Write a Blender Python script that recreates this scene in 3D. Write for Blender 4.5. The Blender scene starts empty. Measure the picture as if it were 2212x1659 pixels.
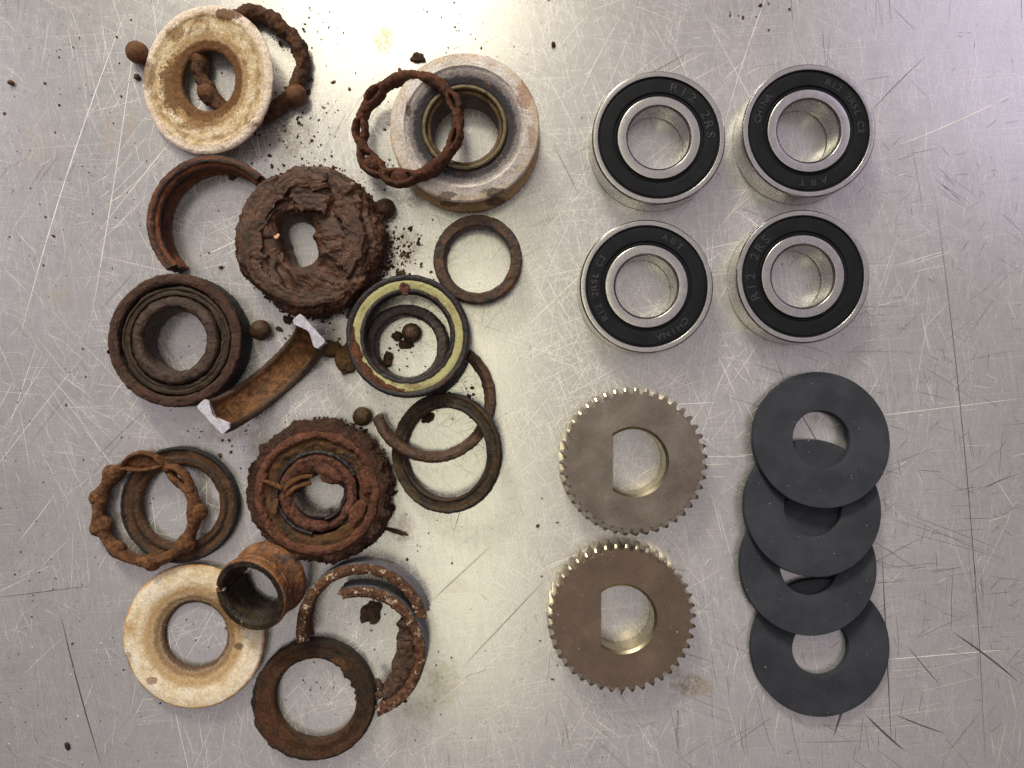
import bpy, bmesh, math, random
import numpy as np
from mathutils import Vector, Matrix, Euler

random.seed(7)
RNG = np.random.default_rng(7)
MM = 0.001
PI = math.pi
sc = bpy.context.scene
col = sc.collection

# ------------------------------------------------------------------ camera, world, lamps, exposure
H = 266.7                      # camera height above the worktop, millimetres
FOC = 1789.0                   # focal length on a 2212 x 1659 picture
CX, CY = 1106.0, 829.5

cam_d = bpy.data.cameras.new('camera')
cam = bpy.data.objects.new('camera', cam_d)
col.objects.link(cam)
cam.location = (0, 0, H * MM)
cam_d.sensor_width = 36.0
cam_d.lens = 36.0 * FOC / 2212.0
cam_d.clip_start = 0.01
cam_d.clip_end = 20.0
sc.camera = cam

world = bpy.data.worlds.new('World')
sc.world = world
world.use_nodes = True
wbg = world.node_tree.nodes['Background']
# a room: pale ceiling overhead, darker walls towards the horizon
wt_ = world.node_tree
wtc = wt_.nodes.new('ShaderNodeTexCoord')
wsep = wt_.nodes.new('ShaderNodeSeparateXYZ')
wt_.links.new(wtc.outputs['Generated'], wsep.inputs[0])
wramp = wt_.nodes.new('ShaderNodeValToRGB')
wramp.color_ramp.elements[0].position = 0.58
wramp.color_ramp.elements[0].color = (0.045, 0.040, 0.040, 1)
wramp.color_ramp.elements[1].position = 0.93
wramp.color_ramp.elements[1].color = (0.488, 0.436, 0.468, 1)
wt_.links.new(wsep.outputs['Z'], wramp.inputs['Fac'])
wt_.links.new(wramp.outputs['Color'], wbg.inputs['Color'])
wbg.inputs['Strength'].default_value = 1.0


def area_lamp(name, loc, target, sx, sy, power, color):
    d = bpy.data.lights.new(name, 'AREA')
    d.shape = 'RECTANGLE'
    d.size, d.size_y = sx, sy
    d.energy = power
    d.color = color
    o = bpy.data.objects.new(name, d)
    col.objects.link(o)
    o.location = loc
    o.rotation_euler = (Vector(target) - Vector(loc)).to_track_quat('-Z', 'Y').to_euler()
    return o


area_lamp('added_key_lamp', (-0.62, 1.75, 1.25), (-0.03, 0.0, 0), 0.45, 0.45, 42.0, (1.0, 0.95, 0.80))  # unseen key lamp, added for stronger contrast on the parts
area_lamp('ceiling_lamp', (-0.30, 1.02, 1.55), (-0.05, 0.0, 0), 0.45, 0.6, 6.5, (1.0, 0.94, 0.66))
area_lamp('ceiling_tube', (-0.12, -0.15, 1.9), (-0.12, -0.15, 0), 0.22, 1.3, 2.4, (1.0, 0.98, 0.56))
area_lamp('window_lamp', (1.25, 0.85, 1.45), (0.05, 0.0, 0), 0.8, 0.8, 3.0, (0.80, 0.72, 1.0))
area_lamp('far_window_lamp', (-1.6, 0.55, 1.3), (-0.05, 0.0, 0), 0.8, 0.8, 2.8, (0.90, 0.84, 1.0))

sc.view_settings.view_transform = 'Standard'
sc.view_settings.look = 'None'
sc.view_settings.exposure = 0.0
sc.view_settings.gamma = 1.0
sc.view_settings.use_curve_mapping = False
sc.cycles.use_denoising = True
sc.cycles.max_bounces = 6
sc.cycles.diffuse_bounces = 3
sc.cycles.glossy_bounces = 4
sc.cycles.use_adaptive_sampling = True
sc.cycles.adaptive_threshold = 0.02
sc.cycles.sample_clamp_indirect = 6.0


# ------------------------------------------------------------------ helpers
def at(px, py, z=0.0):
    """point in millimetres, at height z, seen at the photo position (px, py)"""
    k = (H - z) / FOC
    return np.array([(px - CX) * k, -(py - CY) * k, z])


def lin(c):
    out = []
    for v in c[:3]:
        v = v / 255.0
        out.append(v / 12.92 if v <= 0.04045 else ((v + 0.055) / 1.055) ** 2.4)
    return (out[0], out[1], out[2], 1.0)


def _hash(ix, iy, iz, seed):
    n = (ix.astype(np.int64) * 374761393 + iy.astype(np.int64) * 668265263 + iz.astype(np.int64) * 1274126177 + seed * 974634777) & 0xFFFFFFFF
    n = ((n ^ (n >> 13)) * 1103515245) & 0xFFFFFFFF
    n = ((n ^ (n >> 15)) * 2246822519) & 0xFFFFFFFF
    n = n ^ (n >> 16)
    return (n & 0xFFFFFF).astype(np.float64) / float(0xFFFFFF) * 2 - 1


def vnoise(P, seed=0):
    f = np.floor(P)
    t = P - f
    t = t * t * t * (t * (t * 6 - 15) + 10)
    ix, iy, iz = f[..., 0], f[..., 1], f[..., 2]
    r = 0
    for dx in (0, 1):
        wx = t[..., 0] if dx else 1 - t[..., 0]
        for dy in (0, 1):
            wy = t[..., 1] if dy else 1 - t[..., 1]
            for dz in (0, 1):
                wz = t[..., 2] if dz else 1 - t[..., 2]
                r = r + wx * wy * wz * _hash(ix + dx, iy + dy, iz + dz, seed)
    return r


def fbm(P, size, octs=4, seed=0, gain=0.5):
    """size = feature size in millimetres"""
    r, a, s, f = 0, 1.0, 0, 1.0 / size
    for i in range(octs):
        r = r + a * vnoise(P * f + 17.3 * i, seed + i * 31)
        s += a
        a *= gain
        f *= 2.03
    return r / s * 1.5


def ridged(P, size, octs=3, seed=0):
    r, a, s, f = 0, 1.0, 0, 1.0 / size
    for i in range(octs):
        r = r + a * (1 - 2 * np.abs(vnoise(P * f + 5.1 * i, seed + i * 13)))
        s += a
        a *= 0.5
        f *= 2.1
    return r / s


def signed_area(p):
    x, y = p[:, 0], p[:, 1]
    return 0.5 * np.sum(x * np.roll(y, -1) - np.roll(x, -1) * y)


def bevel_poly(pts, b):
    pts = [np.array(p, float) for p in pts]
    if b <= 0:
        return pts
    out, n = [], len(pts)
    for i in range(n):
        p0, p, p1 = pts[i - 1], pts[i], pts[(i + 1) % n]
        d0, d1 = p0 - p, p1 - p
        l0, l1 = np.linalg.norm(d0), np.linalg.norm(d1)
        a = p + d0 / l0 * min(b, l0 * 0.45)
        c = p + d1 / l1 * min(b, l1 * 0.45)
        for t in (0, 0.33, 0.67, 1):
            out.append((1 - t) ** 2 * a + 2 * t * (1 - t) * p + t * t * c)
    return out


def resample(pts, ds):
    out, n = [], len(pts)
    for i in range(n):
        p, q = pts[i], pts[(i + 1) % n]
        k = max(1, int(math.ceil(np.linalg.norm(q - p) / ds)))
        for j in range(k):
            out.append(p + (q - p) * j / k)
    return np.array(out)


def grid_normals(V, wrap_u):
    du = (np.roll(V, -1, 0) - np.roll(V, 1, 0)) if wrap_u else np.gradient(V, axis=0)
    dv = np.roll(V, -1, 1) - np.roll(V, 1, 1)
    n = np.cross(du, dv)
    return n / (np.linalg.norm(n, axis=-1, keepdims=True) + 1e-12)


def grid_faces(nu, nv, wrap_u):
    fs = []
    for i in range(nu if wrap_u else nu - 1):
        a, b = i * nv, ((i + 1) % nu) * nv
        for j in range(nv):
            k = (j + 1) % nv
            fs.append((a + j, b + j, b + k, a + k))
    return fs


def cap(Vl, fs, ring_idx, ring, flip, rings=3, jag=0.0, seed=0):
    """closes a loop of vertices with shrinking rings of faces"""
    n = len(ring_idx)
    c = ring.mean(0)
    prev = list(ring_idx)
    for r in range(1, rings + 1):
        base = len(Vl)
        if r == rings:
            Vl.append(c)
            for j in range(n):
                t = (prev[j], prev[(j + 1) % n], base)
                fs.append(t[::-1] if flip else t)
        else:
            for j in range(n):
                Vl.append(ring[j] + (c - ring[j]) * r / rings)
            for j in range(n):
                k = (j + 1) % n
                t = (prev[j], prev[k], base + k, base + j)
                fs.append(t[::-1] if flip else t)
            prev = [base + j for j in range(n)]


def revolve(prof, nphi=256, arc=None, b=0.3, ds=0.6, disp=None, jag=0.0, seed=0):
    """solid of revolution about z from a closed (r, z) outline; arc=(deg0, deg1) leaves it open with broken ends"""
    p = resample(bevel_poly(prof, b), ds)
    if signed_area(p) < 0:
        p = p[::-1]
    if arc is None:
        phi = np.linspace(0, 2 * PI, nphi, endpoint=False)
    else:
        phi = np.radians(np.linspace(arc[0], arc[1], max(8, int(nphi * abs(arc[1] - arc[0]) / 360))))
    R, Z = p[:, 0][None, :], p[:, 1][None, :]
    PH = phi[:, None] + 0 * R
    if arc is not None and not isinstance(jag, tuple) and jag > 0:
        jag = (jag, jag, 6)
    if arc is not None and isinstance(jag, tuple):
        t = np.linspace(0, 1, len(phi))[:, None]
        q = np.stack([R + 0 * PH, Z + 0 * PH, 0 * PH + 3.0], -1)
        PH = PH + (1 - t) ** jag[2] * jag[0] / 20 * fbm(q, 2.0, 3, seed + 5) + t ** jag[2] * jag[1] / 20 * fbm(q, 2.0, 3, seed + 9)
    V = np.stack([R * np.cos(PH), R * np.sin(PH), Z + 0 * PH], -1)
    wrap = arc is None
    if disp is not None:
        V = disp(V, grid_normals(V, wrap), PH, R + 0 * PH, Z + 0 * PH)
    nu, nv = V.shape[:2]
    fs = grid_faces(nu, nv, wrap)
    Vl = list(V.reshape(-1, 3))
    if not wrap:
        cap(Vl, fs, list(range(nv)), V[0], False)
        cap(Vl, fs, list(range((nu - 1) * nv, nu * nv)), V[-1], True)
    return np.array(Vl), fs


def tube(C, A, B, upv=None, nv=18, closed=True, disp=None):
    """tube round a centre line C; A radius sideways, B radius along z-ish"""
    C = np.array(C, float)
    n = len(C)
    A = np.broadcast_to(A, (n,))
    B = np.broadcast_to(B, (n,))
    T = (np.roll(C, -1, 0) - np.roll(C, 1, 0)) if closed else np.gradient(C, axis=0)
    T = T / (np.linalg.norm(T, axis=1, keepdims=True) + 1e-9)
    up = np.array([0, 0, 1.0]) if upv is None else np.array(upv, float)
    S = np.cross(T, up)
    S = S / (np.linalg.norm(S, axis=1, keepdims=True) + 1e-9)
    U = np.cross(S, T)
    a = np.linspace(0, 2 * PI, nv, endpoint=False)
    V = C[:, None, :] + A[:, None, None] * np.cos(a)[None, :, None] * S[:, None, :] + B[:, None, None] * np.sin(a)[None, :, None] * U[:, None, :]
    N = grid_normals(V, closed)
    if disp is not None:
        V = disp(V, N, None, None, None)
    fs = grid_faces(n, nv, closed)
    Vl = list(V.reshape(-1, 3))
    if not closed:
        cap(Vl, fs, list(range(nv)), V[0], False, 2)
        cap(Vl, fs, list(range((n - 1) * nv, n * nv)), V[-1], True, 2)
    return np.array(Vl), fs


_ico = {}


def ico(sub):
    if sub not in _ico:
        bm = bmesh.new()
        bmesh.ops.create_icosphere(bm, subdivisions=sub, radius=1.0)
        bm.verts.ensure_lookup_table()
        _ico[sub] = (np.array([v.co[:] for v in bm.verts]), [tuple(v.index for v in f.verts) for f in bm.faces])
        bm.free()
    return _ico[sub]


def lump(c, size, sub=3, amp=0.25, fs_=1.0, seed=0, rot=0.0, octs=3):
    """stone-like lump: sphere scaled, roughened"""
    V, F = ico(sub)
    V = V * (1 + amp * fbm(V * 1.0 + seed * 7.7, fs_, octs, seed))[:, None]
    V = V * np.array(size)
    ca, sa = math.cos(rot), math.sin(rot)
    V = np.stack([V[:, 0] * ca - V[:, 1] * sa, V[:, 0] * sa + V[:, 1] * ca, V[:, 2]], 1)
    return V + np.array(c), F


def join(*ms):
    Vs, Fs, o = [], [], 0
    for V, F in ms:
        Vs.append(V)
        Fs += [tuple(i + o for i in f) for f in F]
        o += len(V)
    return np.concatenate(Vs), Fs


def crumbs(items, sub=1, seed=0):
    """many tiny chunks (x, y, z, size) in one mesh"""
    r = np.random.default_rng(seed)
    V0, F0 = ico(sub)
    Vs, Fs, o = [], [], 0
    for (x, y, z, s) in items:
        V = V0 * (1 + r.uniform(-0.35, 0.35, (len(V0), 1)))
        V = V * np.array([s * r.uniform(0.6, 1.4), s * r.uniform(0.6, 1.2), s * r.uniform(0.45, 0.9)])
        a = r.uniform(0, 6.28)
        ca, sa = math.cos(a), math.sin(a)
        V = np.stack([V[:, 0] * ca - V[:, 1] * sa, V[:, 0] * sa + V[:, 1] * ca, V[:, 2]], 1)
        Vs.append(V + np.array([x, y, z]))
        Fs += [tuple(i + o for i in f) for f in F0]
        o += len(V0)
    return np.concatenate(Vs), Fs


def make_mesh(name, VF, smooth=40):
    V, F = VF
    me = bpy.data.meshes.new(name)
    me.from_pydata((np.asarray(V) * MM).tolist(), [], F)
    me.update()
    if smooth:
        me.polygons.foreach_set('use_smooth', [True] * len(me.polygons))
        me.set_sharp_from_angle(angle=math.radians(smooth))
    return me


def tag(o, label=None, cat=None, group=None, kind=None):
    if label:
        o['label'] = label
    if cat:
        o['category'] = cat
    if group:
        o['group'] = group
    if kind:
        o['kind'] = kind
    return o


def thing(name, label, cat, group=None):
    o = bpy.data.objects.new(name, None)
    o.empty_display_size = 0.01
    col.objects.link(o)
    return tag(o, label, cat, group)


def part(name, VF, mat, parent=None, smooth=40):
    me = VF if isinstance(VF, bpy.types.Mesh) else make_mesh(name, VF, smooth)
    o = bpy.data.objects.new(name, me)
    if mat is not None and not me.materials:
        me.materials.append(mat)
    col.objects.link(o)
    if parent is not None:
        o.parent = parent
    return o


def tree_verts(o, M=None):
    """all vertices of a thing in its own frame, metres"""
    M = Matrix.Identity(4) if M is None else M
    out = []
    if o.type == 'MESH':
        a = np.empty(len(o.data.vertices) * 3)
        o.data.vertices.foreach_get('co', a)
        a = a.reshape(-1, 3)
        m = np.array(M)
        out.append(a @ m[:3, :3].T + m[:3, 3])
    for c in o.children:
        out += tree_verts(c, M @ c.matrix_basis)
    return out


def settle(o, px, py, rot=(0, 0, 0), base=0.0, ref=0.0, spin=0.0):
    """puts a thing on the worktop (lowest point at height base) so that its axis point at local height ref is at (px, py)"""
    E = Euler([math.radians(a) for a in rot], 'XYZ').to_matrix() @ Matrix.Rotation(math.radians(spin), 3, 'Z')
    A = np.concatenate(tree_verts(o)) @ np.array(E).T
    z0 = base - A[:, 2].min() * 1000
    r = np.array(E) @ np.array([0, 0, ref])
    p = at(px, py, z0 + r[2])
    o.location = ((p[0] - r[0]) * MM, (p[1] - r[1]) * MM, z0 * MM)
    o.rotation_euler = E.to_euler()
    return o


# ------------------------------------------------------------------ materials
class N:
    def __init__(self, name):
        self.mat = bpy.data.materials.new(name)
        self.mat.use_nodes = True
        self.t = self.mat.node_tree
        self.b = self.t.nodes['Principled BSDF']
        tc = self.t.nodes.new('ShaderNodeTexCoord')
        mp = self.t.nodes.new('ShaderNodeMapping')
        mp.inputs['Scale'].default_value = (1000, 1000, 1000)
        self.t.links.new(tc.outputs['Object'], mp.inputs['Vector'])
        self.raw = mp.outputs['Vector']
        oi = self.t.nodes.new('ShaderNodeObjectInfo')
        mu = self.math('MULTIPLY', oi.outputs['Random'], 300.0)
        va = self.t.nodes.new('ShaderNodeVectorMath')
        va.operation = 'ADD'
        self.t.links.new(self.raw, va.inputs[0])
        self.t.links.new(mu, va.inputs[1])
        self.vec = va.outputs[0]

    def put(self, sock, v):
        if hasattr(v, 'is_linked') or isinstance(v, bpy.types.NodeSocket):
            self.t.links.new(v, sock)
        else:
            sock.default_value = v

    def math(self, op, a, b=0.0, clamp=False):
        n = self.t.nodes.new('ShaderNodeMath')
        n.operation = op
        n.use_clamp = clamp
        self.put(n.inputs[0], a)
        self.put(n.inputs[1], b)
        return n.outputs[0]

    def noise(self, scale, detail=4, rough=0.55, dist=0.0, vec=None, lac=2.0):
        n = self.t.nodes.new('ShaderNodeTexNoise')
        n.inputs['Scale'].default_value = scale
        n.inputs['Detail'].default_value = detail
        n.inputs['Roughness'].default_value = rough
        n.inputs['Distortion'].default_value = dist
        self.t.links.new(self.vec if vec is None else vec, n.inputs['Vector'])
        return n.outputs['Fac']

    def mapped(self, rotz=0.0, scale=(1, 1, 1), vec=None):
        m = self.t.nodes.new('ShaderNodeMapping')
        m.vector_type = 'TEXTURE'
        m.inputs['Rotation'].default_value = (0, 0, math.radians(rotz))
        m.inputs['Scale'].default_value = (1.0 / scale[0], 1.0 / scale[1], 1.0 / scale[2])
        self.t.links.new(self.raw if vec is None else vec, m.inputs['Vector'])
        return m.outputs['Vector']

    def ramp(self, fac, stops, interp='LINEAR'):
        n = self.t.nodes.new('ShaderNodeValToRGB')
        cr = n.color_ramp
        cr.interpolation = interp
        while len(cr.elements) < len(stops):
            cr.elements.new(0.5)
        for e, (p, c) in zip(cr.elements, stops):
            e.position = p
            e.color = c if len(c) == 4 else (*c, 1)
        self.t.links.new(fac, n.inputs['Fac'])
        return n.outputs['Color']

    def step(self, fac, lo, hi, a=0.0, b=1.0):
        n = self.t.nodes.new('ShaderNodeMapRange')
        n.interpolation_type = 'SMOOTHSTEP'
        for i, v in enumerate((fac, lo, hi, a, b)):
            self.put(n.inputs[i], v)
        return n.outputs['Result']

    def mix(self, fac, a, b, mode='MIX'):
        n = self.t.nodes.new('ShaderNodeMix')
        n.data_type = 'RGBA'
        n.blend_type = mode
        self.put(n.inputs['Factor'], fac)
        self.put(n.inputs['A'] if False else n.inputs[6], a)
        self.put(n.inputs[7], b)
        return n.outputs[2]

    def radius(self):
        s = self.t.nodes.new('ShaderNodeVectorMath')
        s.operation = 'MULTIPLY'
        self.t.links.new(self.raw, s.inputs[0])
        s.inputs[1].default_value = (1, 1, 0)
        l = self.t.nodes.new('ShaderNodeVectorMath')
        l.operation = 'LENGTH'
        self.t.links.new(s.outputs[0], l.inputs[0])
        return l.outputs['Value']

    def height(self):
        s = self.t.nodes.new('ShaderNodeSeparateXYZ')
        self.t.links.new(self.raw, s.inputs[0])
        return s.outputs['Z']

    def dist_to(self, x, y, sx=1.0, sy=1.0):
        s = self.t.nodes.new('ShaderNodeVectorMath')
        s.operation = 'SUBTRACT'
        self.t.links.new(self.raw, s.inputs[0])
        s.inputs[1].default_value = (x, y, 0)
        m = self.t.nodes.new('ShaderNodeVectorMath')
        m.operation = 'MULTIPLY'
        self.t.links.new(s.outputs[0], m.inputs[0])
        m.inputs[1].default_value = (1 / sx, 1 / sy, 0)
        l = self.t.nodes.new('ShaderNodeVectorMath')
        l.operation = 'LENGTH'
        self.t.links.new(m.outputs[0], l.inputs[0])
        return l.outputs['Value']

    def bump(self, h, strength=0.5, dist=0.3, normal=None):
        n = self.t.nodes.new('ShaderNodeBump')
        n.inputs['Strength'].default_value = strength
        n.inputs['Distance'].default_value = dist * MM
        self.t.links.new(h, n.inputs['Height'])
        if normal is not None:
            self.t.links.new(normal, n.inputs['Normal'])
        return n.outputs['Normal']

    def out(self, color=None, rough=None, metal=None, normal=None, spec=None):
        for k, v in (('Base Color', color), ('Roughness', rough), ('Metallic', metal), ('Normal', normal), ('Specular IOR Level', spec)):
            if v is not None:
                self.put(self.b.inputs[k], v)
        return self.mat


def rust(name, cols, dark=(34, 31, 33), dark_amt=0.35, dark_size=6.0, size=2.2, rough=0.82, bump=0.5, rings=(), grain=0.22, pale=None, pale_amt=0.0, pale_size=2.5, dark_metal=0.4, zbands=(), polar=0.0, cracks=0.0, glint_fleck=0.6, spots=(), tone=0.76):
    """scaly rust: colour patches, dark bare steel showing, flecks with painted glint, rings of other colour at given radii;
    polar > 0 draws the patches out along the circumference"""
    m = N(name)
    vec = None
    if polar > 0:
        nz = m.t.nodes.new('ShaderNodeVectorMath')
        nz.operation = 'MULTIPLY'
        m.t.links.new(m.raw, nz.inputs[0])
        nz.inputs[1].default_value = (1, 1, 0)
        nn_ = m.t.nodes.new('ShaderNodeVectorMath')
        nn_.operation = 'NORMALIZE'
        m.t.links.new(nz.outputs[0], nn_.inputs[0])
        sc_ = m.t.nodes.new('ShaderNodeVectorMath')
        sc_.operation = 'SCALE'
        m.t.links.new(nn_.outputs[0], sc_.inputs[0])
        sc_.inputs['Scale'].default_value = polar
        cz = m.t.nodes.new('ShaderNodeCombineXYZ')
        m.t.links.new(m.math('ADD', m.radius(), m.math('MULTIPLY', m.height(), 0.8)), cz.inputs[2])
        ad = m.t.nodes.new('ShaderNodeVectorMath')
        ad.operation = 'ADD'
        m.t.links.new(sc_.outputs[0], ad.inputs[0])
        m.t.links.new(cz.outputs[0], ad.inputs[1])
        ad2 = m.t.nodes.new('ShaderNodeVectorMath')
        ad2.operation = 'ADD'
        m.t.links.new(ad.outputs[0], ad2.inputs[0])
        off = m.t.nodes.new('ShaderNodeObjectInfo')
        m.t.links.new(m.math('MULTIPLY', off.outputs['Random'], 300.0), ad2.inputs[1])
        vec = ad2.outputs[0]
    n1 = m.noise(1.0 / size, 6, 0.66, 0.3, vec)
    n3 = m.noise(1.7, 5, 0.75)
    fine = m.math('SUBTRACT', n3, 0.5)
    n1 = m.math('ADD', n1, m.math('MULTIPLY', fine, 0.22))
    k = len(cols)
    c = m.ramp(n1, [(0.35 + 0.30 * i / max(1, k - 1), lin(cc)) for i, cc in enumerate(cols)])
    mt = None
    ns = m.noise(0.42, 6, 0.7, 0.2, vec)
    if rings or zbands:
        wob = m.math('MULTIPLY', m.math('ADD', m.math('SUBTRACT', ns, 0.5), m.math('MULTIPLY', fine, 0.6)), 2.6)
        patch = m.math('ADD', ns, m.math('MULTIPLY', fine, 0.5))
        rr = m.math('ADD', m.radius(), wob)
        for (r0, r1, cc, amt, soft) in rings:
            f = m.math('MULTIPLY', m.step(rr, r0 - soft, r0 + soft), m.step(rr, r1 - soft, r1 + soft, 1.0, 0.0))
            f = m.math('MULTIPLY', f, m.step(patch, 0.58 - amt * 0.42, 0.86 - amt * 0.42), True)
            c = m.mix(f, c, lin(cc))
        hz = m.math('ADD', m.height(), m.math('MULTIPLY', wob, 0.3))
        for (z0, z1, cc, amt, soft) in zbands:
            f = m.math('MULTIPLY', m.step(hz, z0 - soft, z0 + soft), m.step(hz, z1 - soft, z1 + soft, 1.0, 0.0))
            f = m.math('MULTIPLY', f, m.step(patch, 0.58 - amt * 0.42, 0.86 - amt * 0.42), True)
            c = m.mix(f, c, lin(cc))
    for (sx_, sy_, ax_, ay_, cc, amt) in spots:
        d_ = m.math('ADD', m.dist_to(sx_, sy_, ax_, ay_), m.math('MULTIPLY', m.math('ADD', m.math('SUBTRACT', ns, 0.5), m.math('MULTIPLY', fine, 0.8)), 1.6))
        c = m.mix(m.math('MULTIPLY', m.step(d_, 0.75, 1.05, 1.0, 0.0), amt), c, lin(cc))
    rough_s = rough
    if dark_amt > 0:
        n2 = m.noise(1.0 / dark_size, 6, 0.72, 0.4, vec)
        n2 = m.math('ADD', n2, m.math('MULTIPLY', fine, 0.35))
        dm = m.step(n2, 0.62 - dark_amt * 0.36, 0.76 - dark_amt * 0.36)
        dm = m.math('MULTIPLY', dm, 0.88)
        c = m.mix(dm, c, lin(dark))
        mt = m.math('MULTIPLY', dm, dark_metal)
        rough_s = m.math('SUBTRACT', rough, m.math('MULTIPLY', dm, rough - 0.48))
    if pale is not None:
        n5 = m.math('ADD', m.noise(1.0 / pale_size, 5, 0.7, 0.3), m.math('MULTIPLY', fine, 0.2))
        c = m.mix(m.step(n5, 0.68 - pale_amt * 0.3, 0.76 - pale_amt * 0.3), c, lin(pale))
    if cracks > 0:
        nc = m.math('ABSOLUTE', m.math('SUBTRACT', m.noise(0.33, 5, 0.6, 0.9), 0.5))
        c = m.mix(m.math('MULTIPLY', m.step(nc, 0.004, 0.022, 1.0, 0.0), cracks), c, lin((30, 20, 16)))
    if glint_fleck > 0:
        fl_ = m.math('MULTIPLY', m.step(m.noise(2.3, 1, 0.5), 0.765, 0.79), glint_fleck)
        c = m.mix(fl_, c, lin((206, 186, 164)))  # pale mineral flecks, their metallic glint put into the colour
    g = m.step(n3, 0.32, 0.70, (1 - grain * 1.7) * tone, (1 + grain * 1.2) * tone)
    gc = m.t.nodes.new('ShaderNodeCombineColor')
    for i in range(3):
        m.t.links.new(g, gc.inputs[i])
    c = m.mix(1.0, c, gc.outputs[0], 'MULTIPLY')
    hgt = m.math('ADD', m.math('MULTIPLY', n1, 0.7), m.math('MULTIPLY', n3, 0.35))
    nn = m.bump(hgt, min(1.0, bump * 1.3), 1.0)
    return m.out(c, rough_s, mt, nn, 0.4)


M = {}


def build_worktop_material():
    m = N('worktop_metal')
    blot = m.noise(0.03, 4, 0.6, 0.5)
    blot2 = m.noise(0.36, 4, 0.6)
    grain = m.noise(2.4, 2, 0.6)
    h = None
    light = None
    for i, (a, sx, sy) in enumerate(((80, 0.03, 2.6), (111, 0.035, 3.0), (4, 0.02, 2.4), (56, 0.04, 3.0), (-26, 0.035, 2.6), (97, 0.03, 1.7))):
        v = m.mapped(a, (sx, sy, 1.0))
        n = m.noise(1.0, 2, 0.6, 0.1, v)
        s_ = m.step(n, 0.60, 0.70)
        light = s_ if light is None else m.math('ADD', light, s_)
        h = n if h is None else m.math('ADD', h, n)
    val = m.math('ADD', 0.555, m.math('MULTIPLY', m.math('SUBTRACT', blot, 0.5), 0.14))
    val = m.math('ADD', val, m.math('MULTIPLY', m.math('SUBTRACT', blot2, 0.5), 0.11))
    val = m.math('ADD', val, m.math('MULTIPLY', m.math('SUBTRACT', grain, 0.5), 0.06))
    val = m.math('ADD', val, m.math('MULTIPLY', light, 0.055))
    val = m.math('ADD', val, m.math('MULTIPLY', m.math('SUBTRACT', h, 3.0), 0.13))
    cc = m.t.nodes.new('ShaderNodeCombineColor')
    m.t.links.new(val, cc.inputs[0])
    m.t.links.new(m.math('MULTIPLY', val, 0.975), cc.inputs[1])
    m.t.links.new(m.math('MULTIPLY', val, 0.972), cc.inputs[2])
    c = cc.outputs[0]
    rough = m.math('ADD', 0.25, m.math('MULTIPLY', m.math('SUBTRACT', blot2, 0.5), 0.08))
    rough = m.math('ADD', rough, m.math('MULTIPLY', light, 0.03))
    dry = 0.0
    en = m.math('MULTIPLY', m.math('SUBTRACT', m.noise(0.45, 5, 0.68), 0.5), 1.9)
    ms = m.step(m.noise(0.9, 4, 0.7), 0.32, 0.6)
    for (px, py, sx, sy, colr, amt) in STAINS:
        p = at(px, py)
        edge = m.math('ADD', m.dist_to(p[0], p[1], sx, sy), en)
        f = m.math('MULTIPLY', m.math('MULTIPLY', m.step(edge, 0.55, 1.05, 1.0, 0.0), amt), ms)
        c = m.mix(f, c, lin(colr))
        dry = m.math('MAXIMUM', dry, f)
    metal = m.math('SUBTRACT', 0.68, m.math('MULTIPLY', dry, 0.6), True)
    hh = m.math('ADD', m.math('MULTIPLY', h, 0.6), m.math('MULTIPLY', blot2, 0.15))
    nn = m.bump(hh, 0.06, 0.12)
    return m.out(c, rough, metal, nn)


STAINS = [
    (1495, 1483, 7.5, 4.5, (134, 112, 84), 0.75),
    (1452, 1452, 4.0, 2.5, (140, 120, 96), 0.5),
    (960, 1478, 6.5, 9.0, (168, 158, 128), 0.55),
    (905, 1535, 6.5, 5.0, (166, 156, 132), 0.45),
    (830, 85, 4.0, 6.0, (150, 125, 70), 0.55),
    (455, 270, 3.0, 8.0, (176, 162, 142), 0.4),
    (285, 265, 2.5, 5.5, (172, 152, 122), 0.45),
    (235, 295, 2.5, 7.5, (172, 156, 130), 0.42),
    (130, 640, 5.0, 3.0, (160, 140, 116), 0.45),
    (75, 320, 7.0, 9.0, (176, 164, 150), 0.35),
    (560, 950, 4.0, 6.0, (150, 136, 100), 0.5),
    (1760, 905, 2.0, 2.0, (170, 150, 120), 0.4),
    (985, 1265, 5.0, 3.0, (170, 162, 140), 0.3),
    (870, 545, 7.0, 9.0, (112, 88, 62), 0.45),
    (680, 712, 9.0, 4.0, (112, 86, 60), 0.45),
    (630, 300, 9.0, 7.0, (128, 104, 76), 0.35),
    (870, 1140, 5.0, 6.0, (110, 84, 58), 0.4),
    (800, 960, 6.0, 5.0, (120, 92, 64), 0.35),
    (490, 935, 9.0, 4.0, (140, 118, 90), 0.35),
]
M['worktop'] = build_worktop_material()


def metal(name, c, rough=0.3, streak=0.0, tint2=None):
    m = N(name)
    n = m.noise(0.6, 5, 0.6)
    f = m.noise(4.0, 3, 0.6)
    a = lin(c)
    b = lin(tint2 or tuple(max(0, v - 16) for v in c))
    cc = m.mix(m.step(n, 0.35, 0.65), a, b)
    rg = m.math('ADD', rough, m.math('MULTIPLY', m.math('SUBTRACT', n, 0.5), 0.10))
    return m.out(cc, rg, 1.0, m.bump(f, 0.02, 0.05))


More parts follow.
